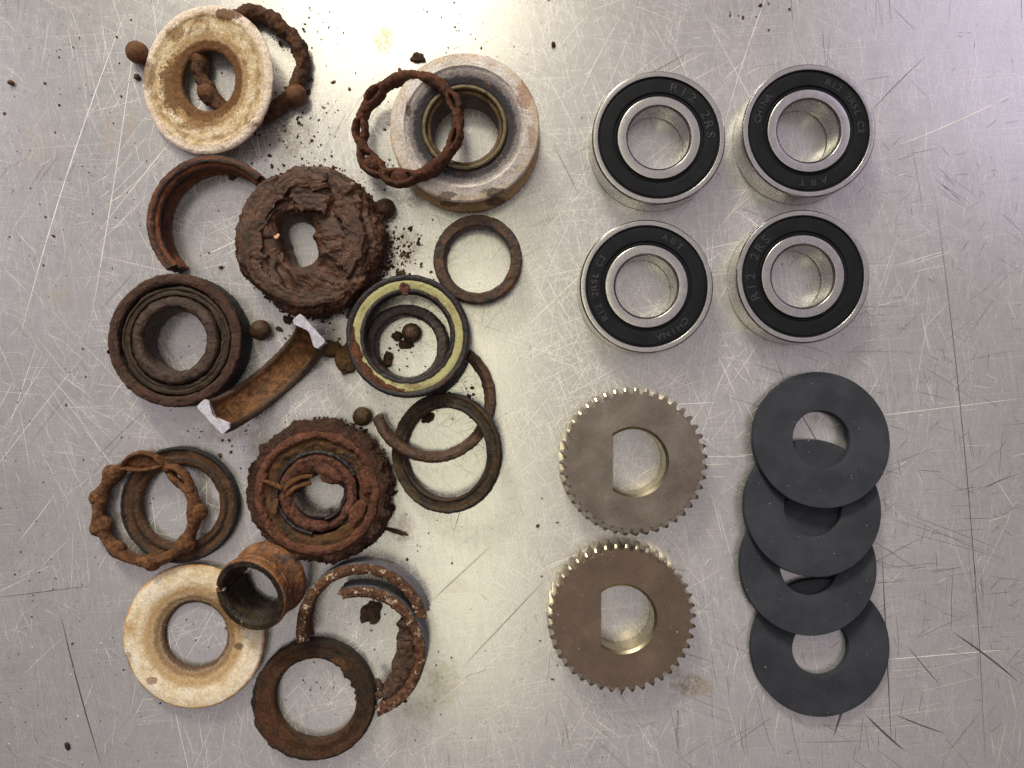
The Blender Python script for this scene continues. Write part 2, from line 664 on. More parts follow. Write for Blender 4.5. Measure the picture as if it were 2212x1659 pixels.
def plain(name, c1, c2, size=3.0, rough=0.7, bump=0.15, grain=0.1, spec=0.4, flecks=None):
    m = N(name)
    n = m.noise(1.0 / size, 6, 0.6)
    f = m.noise(3.5, 4, 0.7)
    c = m.mix(m.step(n, 0.35, 0.65), lin(c1), lin(c2))
    g = m.step(f, 0.3, 0.7, 1 - grain, 1 + grain)
    gc = m.t.nodes.new('ShaderNodeCombineColor')
    for i in range(3):
        m.t.links.new(g, gc.inputs[i])
    c = m.mix(1.0, c, gc.outputs[0], 'MULTIPLY')
    if flecks:
        c = m.mix(m.step(m.noise(1.3, 1, 0.5), 0.775, 0.79), c, lin(flecks))
    return m.out(c, rough, 0.0, m.bump(f, bump, 0.25), spec)


M['race_steel'] = metal('bearing_steel', (192, 189, 187), 0.27)
M['seal_rubber'] = plain('black_seal_rubber', (22, 23, 27), (28, 29, 33), 5, 0.55, 0.12, 0.14, 0.15, flecks=(70, 70, 74))
M['lit_letter_rubber'] = plain('edge_lit_seal_rubber', (36, 37, 42), (41, 42, 47), 3, 0.28, 0.05, 0.06, 0.6)  # same black rubber, lightened to stand in for light on raised edges
M['washer_rubber'] = plain('charcoal_rubber', (48, 50, 58), (60, 62, 70), 14, 0.85, 0.25, 0.10, 0.25, flecks=(150, 152, 158))
M['gear_face'] = None


def gear_face_mat(name, c1, c2, c3):
    m = N(name)
    n = m.noise(0.10, 5, 0.6, 0.3)
    f = m.noise(1.6, 5, 0.7)
    c = m.ramp(n, [(0.3, lin(c1)), (0.52, lin(c2)), (0.7, lin(c3))])
    g = m.step(f, 0.3, 0.72, 0.84, 1.12)
    gc = m.t.nodes.new('ShaderNodeCombineColor')
    for i in range(3):
        m.t.links.new(g, gc.inputs[i])
    c = m.mix(1.0, c, gc.outputs[0], 'MULTIPLY')
    nick = m.step(m.noise(0.7, 2, 0.5), 0.755, 0.775)
    c = m.mix(nick, c, lin((205, 185, 165)))
    return m.out(c, m.math('ADD', 0.46, m.math('MULTIPLY', m.math('SUBTRACT', f, 0.5), 0.2)), 0.5, m.bump(f, 0.18, 0.15))


M['gear_face'] = gear_face_mat('bronze_face', (106, 95, 89), (122, 111, 104), (138, 127, 120))
M['gear_face2'] = gear_face_mat('brown_bronze_face', (98, 82, 71), (110, 93, 81), (122, 105, 93))
M['gear_tooth'] = metal('cut_bronze', (214, 206, 188), 0.36, tint2=(186, 174, 154))
M['gear_bore'] = metal('bore_bronze', (186, 176, 150), 0.36, tint2=(166, 154, 128))

CREAM = ((205, 178, 138), (226, 202, 168), (236, 216, 190), (240, 226, 210))
M['cream_upper'] = rust('stained_cream_plastic', ((196, 164, 120), (218, 193, 153), (228, 208, 174), (238, 222, 197)), dark=(128, 94, 56), dark_amt=0.22, tone=0.98, dark_size=3.0, size=2.2, rough=0.85, bump=0.35, grain=0.24, dark_metal=0.0, polar=11.0, glint_fleck=0.0, spots=((-11.5, -0.5, 5.0, 9.5, (118, 82, 48), 0.92), (8.5, 19.0, 5.0, 2.4, (110, 76, 46), 0.9), (-4.0, -13.0, 7.0, 2.4, (136, 98, 60), 0.7), (-20.5, 3.5, 3.0, 5.0, (132, 98, 60), 0.7), (-10, 15, 3.5, 2.5, (128, 92, 54), 0.7)),
                        rings=((8.0, 12.8, (112, 76, 44), 1.25, 0.7), (12.8, 14.6, (176, 140, 94), 0.7, 1.0), (17.8, 19.4, (160, 122, 78), 0.4, 0.4), (20.4, 23.8, (242, 222, 206), 1.0, 0.5)))
M['cream_lower'] = rust('grubby_cream_plastic', ((210, 184, 146), (226, 206, 174), (236, 220, 196), (238, 227, 214)), dark=(170, 132, 88), dark_amt=0.10, tone=0.98, dark_size=4, size=5, rough=0.8, bump=0.35, grain=0.14, dark_metal=0.0, polar=12.0, glint_fleck=0.0, spots=((-20.5, 3.0, 1.6, 2.4, (186, 130, 86), 0.35), (14.5, -3.0, 1.6, 1.1, (84, 62, 40), 0.8), (-13.0, -14.0, 2.0, 1.3, (120, 88, 56), 0.7), (12, 7, 7, 7, (132, 98, 62), 0.8), (-21, -8, 1.5, 3, (140, 104, 66), 0.6)),
                        rings=((8.0, 11.6, (92, 70, 52), 1.35, 0.8), (11.4, 13.6, (136, 108, 78), 1.1, 1.0), (13.2, 16.2, (186, 154, 114), 0.9, 1.3), (22.2, 24, (196, 150, 98), 0.7, 0.4)))
M['white_spool'] = rust('grimy_white_plastic', ((196, 182, 172), (212, 202, 196), (224, 216, 212)), dark=(150, 104, 68), dark_amt=0.10, tone=0.98, dark_size=2.6, size=4, rough=0.8, bump=0.35, grain=0.22, dark_metal=0.0, polar=12.0, glint_fleck=0.0, spots=((18.5, 9.5, 2.6, 6.0, (160, 110, 72), 0.6), (9.5, -20.0, 5.0, 1.6, (86, 62, 44), 0.8), (-5.5, -20.8, 3.0, 1.2, (92, 68, 48), 0.7), (-17.0, 5.0, 0.9, 2.2, (96, 66, 46), 0.8), (20.5, -3.0, 1.4, 4.0, (166, 118, 78), 0.5)),
                        rings=((12.0, 16.4, (54, 51, 54), 1.35, 0.9), (15.8, 17.6, (126, 118, 118), 0.85, 1.0), (20.8, 23.8, (216, 192, 166), 0.45, 0.6)), zbands=((-1, 11.0, (190, 158, 116), 0.95, 0.6),))
M['spool_tube'] = rust('oily_brown_tube', ((62, 44, 22), (92, 68, 34), (126, 98, 54)), dark=(38, 30, 20), dark_amt=0.3, dark_size=4, size=3, rough=0.5, bump=0.3, polar=7.0, zbands=((14.0, 30, (132, 116, 86), 1.25, 0.2),))

M['rust_orange'] = rust('orange_brown_rust', ((74, 42, 26), (108, 62, 36), (134, 80, 46), (150, 94, 56)), dark_amt=0.36, dark_size=4, size=2.0, polar=7.0)
M['rust_cage'] = rust('caked_cage_rust', ((66, 42, 28), (94, 60, 38), (114, 74, 47), (130, 88, 58)), dark=(46, 38, 34), dark_amt=0.28, dark_size=2.6, size=1.8, bump=0.8, dark_metal=0.1)
M['rust_cage_red'] = rust('red_brown_cage_rust', ((66, 38, 26), (96, 56, 36), (118, 70, 45), (134, 84, 56)), dark=(52, 44, 42), dark_amt=0.30, dark_size=2.4, size=1.6, bump=0.8, dark_metal=0.2)
M['rust_cage_light'] = rust('light_brown_cage_rust', ((88, 54, 34), (118, 76, 46), (138, 92, 58), (156, 110, 74)), dark=(72, 56, 46), dark_amt=0.22, dark_size=2.4, size=1.8, bump=0.8, dark_metal=0.1)
M['ball'] = rust('rusted_ball', ((60, 42, 26), (84, 59, 36), (106, 74, 46)), dark=(44, 38, 30), dark_amt=0.3, dark_size=2.0, size=1.2, rough=0.6, bump=0.25, dark_metal=0.2)
M['ball_orange'] = rust('orange_rusted_ball', ((104, 66, 38), (128, 82, 50), (144, 95, 60)), dark=(70, 58, 50), dark_amt=0.26, dark_size=2.4, size=1.6, rough=0.7, bump=0.4, dark_metal=0.1)
M['mud'] = rust('wet_chocolate_mud', ((62, 39, 27), (84, 54, 38), (102, 67, 49), (118, 83, 63)), dark=(52, 42, 38), dark_amt=0.18, dark_size=6, size=4.0, rough=0.46, bump=0.4, grain=0.14, cracks=0.75, dark_metal=0.0)
M['mud_red'] = rust('dry_red_mud', ((84, 50, 38), (114, 71, 54), (134, 86, 68), (148, 100, 81)), dark=(54, 40, 34), dark_amt=0.22, dark_size=4, size=2.2, rough=0.85, bump=0.8, cracks=0.75, dark_metal=0.0)
M['mud_crumb'] = plain('mud_crumbs', (62, 41, 30), (88, 60, 44), 2.0, 0.9, 0.5, 0.2)
M['mud_rim'] = rust('crumbly_dark_mud', ((60, 39, 29), (84, 55, 41), (106, 70, 54)), dark=(52, 46, 43), dark_amt=0.2, dark_size=3, size=1.6, rough=0.9, bump=1.0, dark_metal=0.0)
M['mud_race_red'] = rust('red_ochre_caked_ring', ((96, 58, 40), (128, 80, 59), (150, 97, 74)), dark=(70, 51, 36), dark_amt=0.22, dark_size=3, size=2.0, rough=0.85, bump=0.8, cracks=0.75, dark_metal=0.0, polar=7.0)
M['ochre'] = rust('ochre_rust_shield', ((80, 52, 26), (104, 68, 34), (118, 84, 44)), dark=(60, 54, 50), dark_amt=0.36, dark_size=4, size=2.0, rough=0.75, bump=0.6, dark_metal=0.3, pale=(142, 130, 76), pale_amt=0.2, polar=6.0)
M['fibre'] = plain('rust_flake', (88, 58, 32), (114, 78, 46), 1.2, 0.85, 0.8, 0.3)
M['old_outer'] = rust('caked_outer_race', ((68, 45, 36), (90, 62, 50), (108, 77, 63)), dark=(54, 40, 33), dark_amt=0.25, dark_size=4, size=1.8, rough=0.75, bump=0.7, dark_metal=0.0, pale=(180, 142, 104), pale_amt=0.06, polar=7.0,
                      zbands=((-1, 9.4, (44, 42, 44), 1.3, 0.4),))
M['old_inner'] = rust('caked_inner_race', ((66, 48, 40), (88, 67, 55), (104, 82, 68)), dark=(48, 41, 42), dark_amt=0.36, dark_size=3.5, size=2.0, rough=0.55, bump=0.5, dark_metal=0.3, pale=(150, 122, 86), pale_amt=0.06, polar=7.0)
M['old_mud'] = rust('packed_brown_mud', ((56, 41, 28), (70, 52, 36), (84, 64, 45)), dark=(48, 36, 26), dark_amt=0.2, size=2.4, rough=0.6, bump=0.5, cracks=0.5, dark_metal=0.0, polar=6.0)
M['c_race'] = rust('orange_rust_race', ((92, 52, 32), (124, 70, 42), (146, 86, 52)), dark=(48, 43, 46), dark_amt=0.30, dark_size=4.5, size=2.2, rough=0.6, bump=0.4, dark_metal=0.45, polar=6.0,
                   rings=((18.6, 19.3, (44, 38, 38), 1.3, 0.18), (20.3, 21, (62, 58, 62), 0.9, 0.2)))
M['frag_race'] = rust('ochre_rust_race', ((88, 58, 28), (114, 76, 40), (138, 92, 54), (156, 100, 66)), dark=(62, 46, 30), dark_amt=0.26, dark_size=4.0, size=2.5, rough=0.7, bump=0.4, dark_metal=0.1, zbands=((3.9, 7, (92, 70, 54), 1.0, 0.3), (-7, -3.9, (92, 70, 54), 1.0, 0.3)))
M['fracture'] = plain('sheen_broken_end', (176, 174, 188), (206, 204, 216), 1.2, 0.45, 0.5, 0.12, 0.5)  # bare broken steel, ceiling reflection painted in as pale lilac
M['white_rust_race'] = rust('white_flecked_rust', ((66, 40, 28), (94, 60, 40), (120, 82, 56)), dark=(64, 54, 48), dark_amt=0.2, tone=0.98, dark_size=2.4, size=1.6, rough=0.55, bump=0.6, pale=(214, 190, 162), pale_amt=0.40, pale_size=2.4)
M['blue_steel'] = rust('dull_blue_steel', ((96, 94, 104), (112, 110, 120), (126, 124, 134)), dark=(96, 66, 46), dark_amt=0.12, dark_size=3, size=5, rough=0.42, bump=0.2, dark_metal=0.2, grain=0.08, polar=6.0)
M['ring_grey'] = rust('brown_grey_ring', ((72, 52, 40), (98, 70, 52), (122, 84, 56)), dark=(70, 64, 62), dark_amt=0.42, dark_size=3, size=2.2, rough=0.5, bump=0.4, pale=(168, 160, 152), pale_amt=0.12, polar=6.0)
M['ring_dark'] = rust('dark_olive_rust', ((54, 40, 22), (74, 54, 29), (92, 67, 36)), dark=(42, 39, 36), dark_amt=0.36, dark_size=3.5, size=2.2, rough=0.6, bump=0.4, dark_metal=0.3, polar=6.0, rings=((18.2, 30, (46, 43, 42), 1.3, 0.25), (14.9, 15.5, (44, 38, 30), 1.1, 0.2)))
M['ring_brown'] = rust('brown_seal_rust', ((70, 45, 26), (94, 62, 35), (114, 76, 45)), dark=(50, 42, 36), dark_amt=0.28, dark_size=3.5, size=2.2, rough=0.65, bump=0.5, dark_metal=0.2, polar=6.0,
                       rings=((17.4, 30, (38, 38, 42), 1.4, 0.25), (14.2, 15.2, (58, 42, 28), 1.0, 0.25)))
M['ring_mud'] = rust('muddy_brown_ring', ((66, 43, 27), (90, 59, 36), (110, 74, 48)), dark=(46, 38, 31), dark_amt=0.28, dark_size=3.0, size=2.0, rough=0.8, bump=0.8, cracks=0.7, dark_metal=0.1, polar=8.0, spots=((15, 4, 6.5, 13, (56, 44, 32), 0.65), (3, 17, 9, 4, (60, 48, 34), 0.6), (-14, -8, 7, 10, (114, 70, 42), 0.5)), rings=((18.6, 23, (40, 37, 36), 0.75, 0.3),))
M['arc_grey'] = rust('grey_brown_arc', ((84, 57, 42), (108, 78, 58), (130, 100, 78)), dark=(98, 90, 88), dark_amt=0.38, dark_size=2.6, size=1.8, rough=0.55, bump=0.6, pale=(160, 120, 70), pale_amt=0.08, polar=6.0)
M['yellow_seal'] = rust('olive_yellow_seal', ((166, 161, 110), (182, 177, 124), (174, 169, 118)), dark=(108, 66, 42), dark_amt=0.30, tone=0.98, dark_size=5, size=6, rough=0.55, bump=0.3, grain=0.06, dark_metal=0.0, pale=(112, 102, 72), pale_amt=0.12, pale_size=1.0, polar=8.0)
M['dark_steel'] = rust('blackened_steel', ((40, 37, 39), (52, 47, 48), (64, 56, 54)), dark=(92, 60, 42), dark_amt=0.24, dark_size=2.8, size=3, rough=0.45, bump=0.3, dark_metal=0.1, polar=6.0)
M['inner_dark'] = rust('dark_brown_inner_race', ((58, 48, 45), (76, 63, 58), (90, 77, 70)), dark=(50, 42, 42), dark_amt=0.3, dark_size=3.0, size=2.2, rough=0.45, bump=0.4, pale=(180, 180, 170), pale_amt=0.12, pale_size=4, dark_metal=0.3, polar=7.0)
M['sleeve'] = rust('orange_sleeve_rust', ((132, 86, 52), (160, 108, 68), (182, 130, 88)), dark=(92, 84, 86), dark_amt=0.34, dark_size=3.2, size=2.0, rough=0.6, bump=0.5, pale=(206, 178, 132), pale_amt=0.14, dark_metal=0.3, polar=11.0)
M['sleeve_in'] = rust('black_sleeve_bore', ((40, 31, 25), (56, 44, 32), (88, 70, 44)), dark=(30, 28, 30), dark_amt=0.40, dark_size=4, size=2.5, rough=0.5, bump=0.4, pale=(198, 170, 116), pale_amt=0.12, dark_metal=0.2, polar=6.0)
M['clump'] = rust('brown_mud_clump', ((84, 60, 34), (104, 74, 42), (120, 86, 50)), dark=(70, 50, 32), dark_amt=0.2, size=1.6, rough=0.85, bump=0.9, dark_metal=0.0)
M['flake'] = rust('tan_flake', ((80, 58, 46), (100, 75, 60), (116, 90, 73)), dark=(56, 42, 32), dark_amt=0.2, size=1.6, rough=0.8, bump=0.7, cracks=0.8, dark_metal=0.0)
M['crumb_dark'] = plain('dark_rust_crumb', (50, 34, 24), (78, 52, 36), 1.0, 0.9, 0.5, 0.2)
M['speck_glint_white'] = plain('white_speck_and_glint', (232, 230, 230), (242, 240, 240), 1.0, 0.6, 0.1, 0.05)  # worktop specks, also the painted glint on the wet mud


def scratch_mat(name, c, metal_, rough):
    m = N(name)
    n = m.noise(0.25, 4, 0.6)
    cc = m.mix(m.step(n, 0.3, 0.7), lin(c), lin(tuple(v * 0.9 for v in c)))
    return m.out(cc, rough, metal_)


M['scratch_light'] = scratch_mat('light_scratch', (252, 250, 244), 0.15, 0.45)
M['scratch_faint'] = scratch_mat('faint_scratch', (246, 244, 236), 0.3, 0.45)
M['scratch_dark'] = scratch_mat('dark_scratch', (112, 103, 103), 0.7, 0.4)

# ------------------------------------------------------------------ the worktop
wt = revolve  # (keeps the name short below)
bm = bmesh.new()
bmesh.ops.create_cube(bm, size=1.0)
for v in bm.verts:
    v.co.x *= 0.62
    v.co.y *= 0.50
    v.co.z = v.co.z * 0.003 - 0.0015
bmesh.ops.bevel(bm, geom=list(bm.edges), offset=0.0008, segments=2, affect='EDGES')
me = bpy.data.meshes.new('worktop')
bm.to_mesh(me)
bm.free()
worktop = bpy.data.objects.new('worktop', me)
me.materials.append(M['worktop'])
col.objects.link(worktop)
tag(worktop, 'scratched bare metal worktop under all the parts', 'worktop', kind='structure')


def scratch_strip(p, ang, length, width, bend, z, nseg=10, taper=True):
    t = np.linspace(-0.5, 0.5, nseg + 1)
    a = ang + bend * t
    dx = np.cos(a)
    dy = np.sin(a)
    x = np.cumsum(dx) * length / nseg
    y = np.cumsum(dy) * length / nseg
    x = x - x.mean() + p[0]
    y = y - y.mean() + p[1]
    w = width * (np.clip(1 - np.abs(t * 2) ** 3, 0.12, 1) if taper else 1) * 0.5
    L = np.stack([x - dy * w, y + dx * w, np.full_like(x, z)], 1)
    R = np.stack([x + dy * w, y - dx * w, np.full_like(x, z)], 1)
    V = np.concatenate([L, R])
    n = nseg + 1
    F = [(i, n + i, n + i + 1, i + 1) for i in range(nseg)]
    return V, F


def strip_between(x0, y0, x1, y1, width, bend, z):
    a, b = at(x0, y0), at(x1, y1)
    d = b - a
    return scratch_strip((a + b) / 2, math.atan2(d[1], d[0]), float(np.linalg.norm(d)), width, bend, z, 16)


def scatter_scratches(seed, count, lens, widths, angs, zone=None, z0=0.012, bend=0.10, bundle=5):
    """scratches come in loose bundles of nearly the same direction"""
    r = np.random.default_rng(seed)
    out = []
    i = 0
    while i < count:
        if zone is None:
            px, py = r.uniform(-60, 2270), r.uniform(-60, 1720)
        else:
            px, py = r.normal(zone[0], zone[2]), r.normal(zone[1], zone[3])
        a, s = angs[r.integers(len(angs))]
        ang0 = math.radians(r.normal(a, s))
        b0 = r.normal(0, bend)
        L0 = lens[0] * (lens[1] / lens[0]) ** (r.uniform() ** 1.4)
        spread = r.uniform(2.0, 26.0)
        for q in range(1 + r.poisson(bundle - 1)):
            c = at(px, py) + np.array([r.normal(0, spread), r.normal(0, spread), 0])
            out.append(scratch_strip(c, ang0 + r.normal(0, 0.10), L0 * r.uniform(0.35, 1.1), r.uniform(*widths), b0 + r.normal(0, 0.03), z0 + 0.004 * (i % 7) / 7))
            i += 1
    return join(*out)


ALL_ANG = [(75, 12), (105, 10), (15, 10), (60, 9), (125, 12), (150, 10), (0, 8)]
fa = scatter_scratches(11, 2300, (4, 48), (0.05, 0.13), ALL_ANG, (820, 800, 560, 560))
fb = scatter_scratches(12, 2100, (4, 40), (0.05, 0.14), [(112, 8), (60, 10), (30, 9), (140, 9)], (980, 880, 420, 430))
part('scratch_field', join(fa, fb), M['scratch_faint'], worktop, 0)['kind'] = 'stuff'
worktop.children[-1]['label'] = 'fine pale hairline scratches in the worktop'
la = scatter_scratches(21, 190, (6, 70), (0.08, 0.17), [(75, 8), (112, 9), (20, 9), (55, 8), (150, 9)], (800, 700, 600, 560), 0.02, bundle=2)
lb = scatter_scratches(22, 420, (5, 40), (0.08, 0.18), [(112, 8), (58, 9), (25, 9)], (1120, 760, 260, 380), 0.02, bundle=3)
lc = scatter_scratches(23, 60, (4, 30), (0.06, 0.14), [(8, 4), (20, 6), (100, 8)], (1960, 900, 200, 460), 0.02, bundle=1.5)
named = [(640, -10, 190, 520, 0.35, 0.1), (305, -5, 192, 740, 0.3, -0.06), (275, 0, 30, 740, 0.4, 0.14), (375, 95, 320, 320, 0.25, 0.0), (1360, 350, 1440, 210, 0.3, 0.1),
         (1095, 745, 1290, 560, 0.35, 0.0), (1850, 1430, 2212, 1400, 0.3, 0.0), (1930, 320, 2212, 195, 0.35, 0.15), (1840, 905, 2212, 860, 0.25, 0.0), (1180, 600, 1230, 690, 0.3, 0.2),
         (880, 560, 1010, 700, 0.25, 0.0), (1190, 1080, 1330, 1020, 0.25, 0.0), (1120, 1250, 1330, 1160, 0.3, 0.05), (560, 640, 700, 830, 0.25, 0.05), (520, 470, 470, 330, 0.25, 0.0)]
ln = [strip_between(*a[:4], a[4] * 0.75, a[5], 0.028) for a in named]
part('scratch_bright', join(la, lb, lc, *ln), M['scratch_light'], worktop, 0)['kind'] = 'stuff'
da = scatter_scratches(31, 800, (2.0, 36), (0.05, 0.15), [(85, 8), (100, 7), (35, 9), (-30, 9), (5, 6)], (1980, 1150, 260, 480), 0.03)
db = scatter_scratches(32, 170, (1.5, 26), (0.05, 0.13), [(95, 12), (40, 12), (-25, 12), (125, 10)], None, 0.03)
dc = scatter_scratches(33, 170, (3, 30), (0.06, 0.14), [(95, 6), (100, 8), (38, 10), (-30, 8)], (1350, 1480, 320, 140), 0.03)
named = [(1665, 775, 1870, 1110, 0.35, 0.4), (2025, 400, 2140, 1650, 0.3, -0.1), (1905, 1190, 1925, 1600, 0.45, 0.0), (1870, 1545, 1950, 1620, 0.8, 0.1), (2060, 1365, 2200, 1470, 0.7, -0.15),
         (1960, 1395, 2030, 1480, 0.35, 0.1), (1935, 1545, 2040, 1585, 0.5, 0.1), (930, 1300, 1060, 1180, 0.3, 0.0), (1000, 1440, 1180, 1250, 0.3, 0.0), (0, 1290, 200, 1265, 0.25, 0.0), (130, 1330, 215, 1650, 0.5, 0.08),
         (1290, 210, 1500, 110, 0.3, 0.25), (2000, 120, 1880, 240, 0.3, 0.1), (980, 1150, 1010, 1050, 0.3, 0.0), (1190, 300, 1250, 420, 0.25, 0.0), (1840, 1480, 1800, 1590, 0.9, 0.1)]
ln = [strip_between(*a[:4], a[4] * 0.8, a[5], 0.036) for a in named]
part('scratch_dark', join(da, db, dc, *ln), M['scratch_dark'], worktop, 0)['kind'] = 'stuff'


# ------------------------------------------------------------------ new sealed ball bearings
def letter_mesh(ch, size):
    cu = bpy.data.curves.new('letter', 'FONT')
    cu.body = ch
    cu.size = size / 0.7
    cu.align_x = 'CENTER'
    cu.extrude = 0.14
    cu.bevel_depth = 0.05
    cu.bevel_resolution = 1
    cu.resolution_u = 4
    cu.space_character = 1.0
    o = bpy.data.objects.new('letter', cu)
    col.objects.link(o)
    dg = bpy.context.evaluated_depsgraph_get()
    me = bpy.data.meshes.new_from_object(o.evaluated_get(dg))
    V = np.array([v.co[:] for v in me.vertices])
    Fc = [tuple(p.vertices) for p in me.polygons]
    bpy.data.objects.remove(o)
    bpy.data.curves.remove(cu)
    bpy.data.meshes.remove(me)
    return V, Fc


_letters = {}


def arc_text(text, a0, a1, r, size, z):
    """raised letters set clockwise round a circle, tops outwards, from angle a0 to a1 (degrees, counter-clockwise positive)"""
    out, n = [], len(text)
    for i, ch in enumerate(text):
        if ch == ' ':
            continue
        if (ch, size) not in _letters:
            _letters[(ch, size)] = letter_mesh(ch, size)
        V, Fc = _letters[(ch, size)]
        a = math.radians(a0 + (a1 - a0) * i / (n - 1))
        t = a - PI / 2
        x, y = V[:, 0] * 1.15, V[:, 1] - size / 2 + r
        X = x * math.cos(t) - y * math.sin(t)
        Y = x * math.sin(t) + y * math.cos(t)
        out.append((np.stack([X, Y, V[:, 2] + z], 1), Fc))
    return join(*out)


def ball_bearing(px, py, texts, label):
    t = thing('ball_bearing', label, 'bearing', 'new sealed ball bearings in a square of four')
    part('outer_race', revolve([(18.75, 0.4), (19.0, 0.1), (20.2, 0.1), (20.64, 0.55), (20.64, 10.6), (20.25, 11.11), (18.95, 11.11), (18.75, 10.9)], 192, b=0.05, ds=2.5), M['race_steel'], t, 20)
    part('inner_race', revolve([(9.525, 0.7), (10.1, 0.1), (12.6, 0.1), (12.85, 0.4), (12.85, 10.9), (12.65, 11.11), (10.15, 11.11), (9.525, 10.35)], 160, b=0.12, ds=2.5), M['race_steel'], t, 25)
    s = part('rubber_seal', revolve([(12.9, 1.0), (18.7, 1.0), (18.7, 10.35), (18.25, 10.35), (18.1, 10.75), (14.15, 10.75), (13.95, 10.2), (13.6, 10.2), (13.45, 10.55), (12.95, 10.3)], 192, b=0.1, ds=1.2), M['seal_rubber'], t, 50)
    part('lettering', join(*[arc_text(tx, a0, a1, 16.15, sz, 10.75) for (tx, a0, a1, sz) in texts]), M['lit_letter_rubber'], s, 40)
    settle(t, px, py, ref=11.11)
    return t


ball_bearing(1423.5, 297, [('R12 2RS', 73, 3, 2.6)], 'sealed bearing with large R12 2RS lettering, upper left of the four')
ball_bearing(1747.8, 282, [('CHINA', 168, 140, 1.9), ('R12 2RSL C3', 68, 0, 1.9), ('ABT', -73, -97, 1.9)], 'sealed bearing with lettering CHINA on its left side, upper right of the four')
ball_bearing(1396.8, 618.5, [('ABT', 69, 50, 1.9), ('R12 2RSL C3', 217, 147, 1.9), ('CHINA', -42, -76, 1.9)], 'sealed bearing nearest the bronze gears, small lettering round its seal, lower left of four')
ball_bearing(1735.0, 597, [('R12 2RS', 203, 135, 2.6)], 'sealed bearing just above the charcoal washers, lower right of the four')


# ------------------------------------------------------------------ bronze gears
def d_radius(a, r, flat):
    """outline of a round hole with a flat on its left (-x) side"""
    c = math.cos(a)
    if c < 0 and -c * r > flat:
        return flat / -c
    return r


def spur_gear(px, py, face, label, spin=0.0):
    t = thing('bronze_gear', label, 'gear', 'bronze gears standing one above the other')
    NT_, TH, RR, RT = 43, 9.8, 21.1, 23.1
    Mn = 336
    ang = np.linspace(0, 2 * PI, Mn, endpoint=False)
    zt = TH

    def loop(rf, z):
        return [np.array([rf(a) * math.cos(a), rf(a) * math.sin(a), z]) for a in ang]
    rows = [loop(lambda a: d_radius(a, 11.0, 6.55), zt), loop(lambda a: d_radius(a, 11.0, 6.55) * 0.4 + RR * 0.6, zt), loop(lambda a: RR - 0.25, zt), loop(lambda a: RR, zt - 0.25), loop(lambda a: RR, 0.25), loop(lambda a: RR - 0.25, 0.0), loop(lambda a: d_radius(a, 11.0, 6.55), 0.0)]
    V = np.concatenate([np.array(r) for r in rows])
    fs = []
    for k in range(len(rows) - 1):
        for j in range(Mn):
            i = (j + 1) % Mn
            fs.append(((k + 1) * Mn + j, (k + 1) * Mn + i, k * Mn + i, k * Mn + j))
    part('gear_body', (V, fs), face, t, 30)
    rows = [loop(lambda a: d_radius(a, 11.0, 6.55), zt), loop(lambda a: d_radius(a, 10.15, 6.3), zt - 0.85), loop(lambda a: d_radius(a, 10.15, 6.3), 0.85), loop(lambda a: d_radius(a, 11.0, 6.55), 0.0)]
    V = np.concatenate([np.array(r) for r in rows])
    fs = []
    for k in range(len(rows) - 1):
        for j in range(Mn):
            i = (j + 1) % Mn
            fs.append((k * Mn + j, k * Mn + i, (k + 1) * Mn + i, (k + 1) * Mn + j))
    part('bore', (V, fs), M['gear_bore'], t, 30)
    # one helical tooth, copied round the rim
    wr, wt_ = 1.05, 0.42
    twist = math.radians(5.0)
    nz = 6
    prof = [(RR - 0.6, -wr), (RR + 0.1, -wr), (RR + 0.95, -wr * 0.74), (RT - 0.15, -wt_), (RT, -wt_ * 0.7), (RT, wt_ * 0.7), (RT - 0.15, wt_), (RR + 0.95, wr * 0.74), (RR + 0.1, wr), (RR - 0.6, wr)]
    Vt, Ft = [], []
    zs = [0.03, 0.35] + list(np.linspace(0.35, zt - 0.55, nz))[1:] + [zt - 0.03]
    for zi, z in enumerate(zs):
        tw = twist * (z / zt - 0.5)
        ins = 1.05 if zi == len(zs) - 1 else (0.25 if zi == 0 else 0.0)
        for (r, y) in prof:
            r2 = min(r, RT - ins)
            x, y2 = r2, y
            Vt.append(np.array([x * math.cos(tw) - y2 * math.sin(tw), x * math.sin(tw) + y2 * math.cos(tw), z]))
    k = len(prof)
    for i in range(len(zs) - 1):
        for j in range(k):
            Ft.append((i * k + j, i * k + (j + 1) % k, (i + 1) * k + (j + 1) % k, (i + 1) * k + j))
    Ft.append(tuple(range(k))[::-1])
    Ft.append(tuple((len(zs) - 1) * k + j for j in range(k)))
    tm = make_mesh('tooth', (np.array(Vt), Ft), 25)
    tm.materials.append(M['gear_tooth'])
    tm.materials.append(face)
    tm.polygons[-1].material_index = 1
    for q in range(NT_):
        o = bpy.data.objects.new('tooth', tm)
        col.objects.link(o)
        o.parent = t
        o.rotation_euler = (0, 0, 2 * PI * q / NT_ + math.radians(spin))
    settle(t, px, py, ref=9.8)
    return t


spur_gear(1369, 998, M['gear_face'], 'greyish bronze gear with D-shaped hole below the bearings', 2.0)
spur_gear(1343.5, 1337, M['gear_face2'], 'warmer brown bronze gear with D-shaped hole nearest the bottom edge', 0.0)


# ------------------------------------------------------------------ rubber washers
def washer(px, py, tilt, base, label, roll=0.0, R=21.5):
    def d(V, N_, P, Rr, Z):
        return V + N_ * (0.06 * fbm(V + px, 6, 3, 3))[..., None]
    o = part('rubber_washer', revolve([(9.05, 0), (R, 0), (R, 3.0), (9.05, 3.0)], 160, b=0.28, ds=2.0, disp=d), M['washer_rubber'], None, 45)
    tag(o, label, 'washer', 'charcoal rubber washers in an overlapping row')
    settle(o, px, py, (tilt, roll, 0), base=base, ref=3.0)
    return o


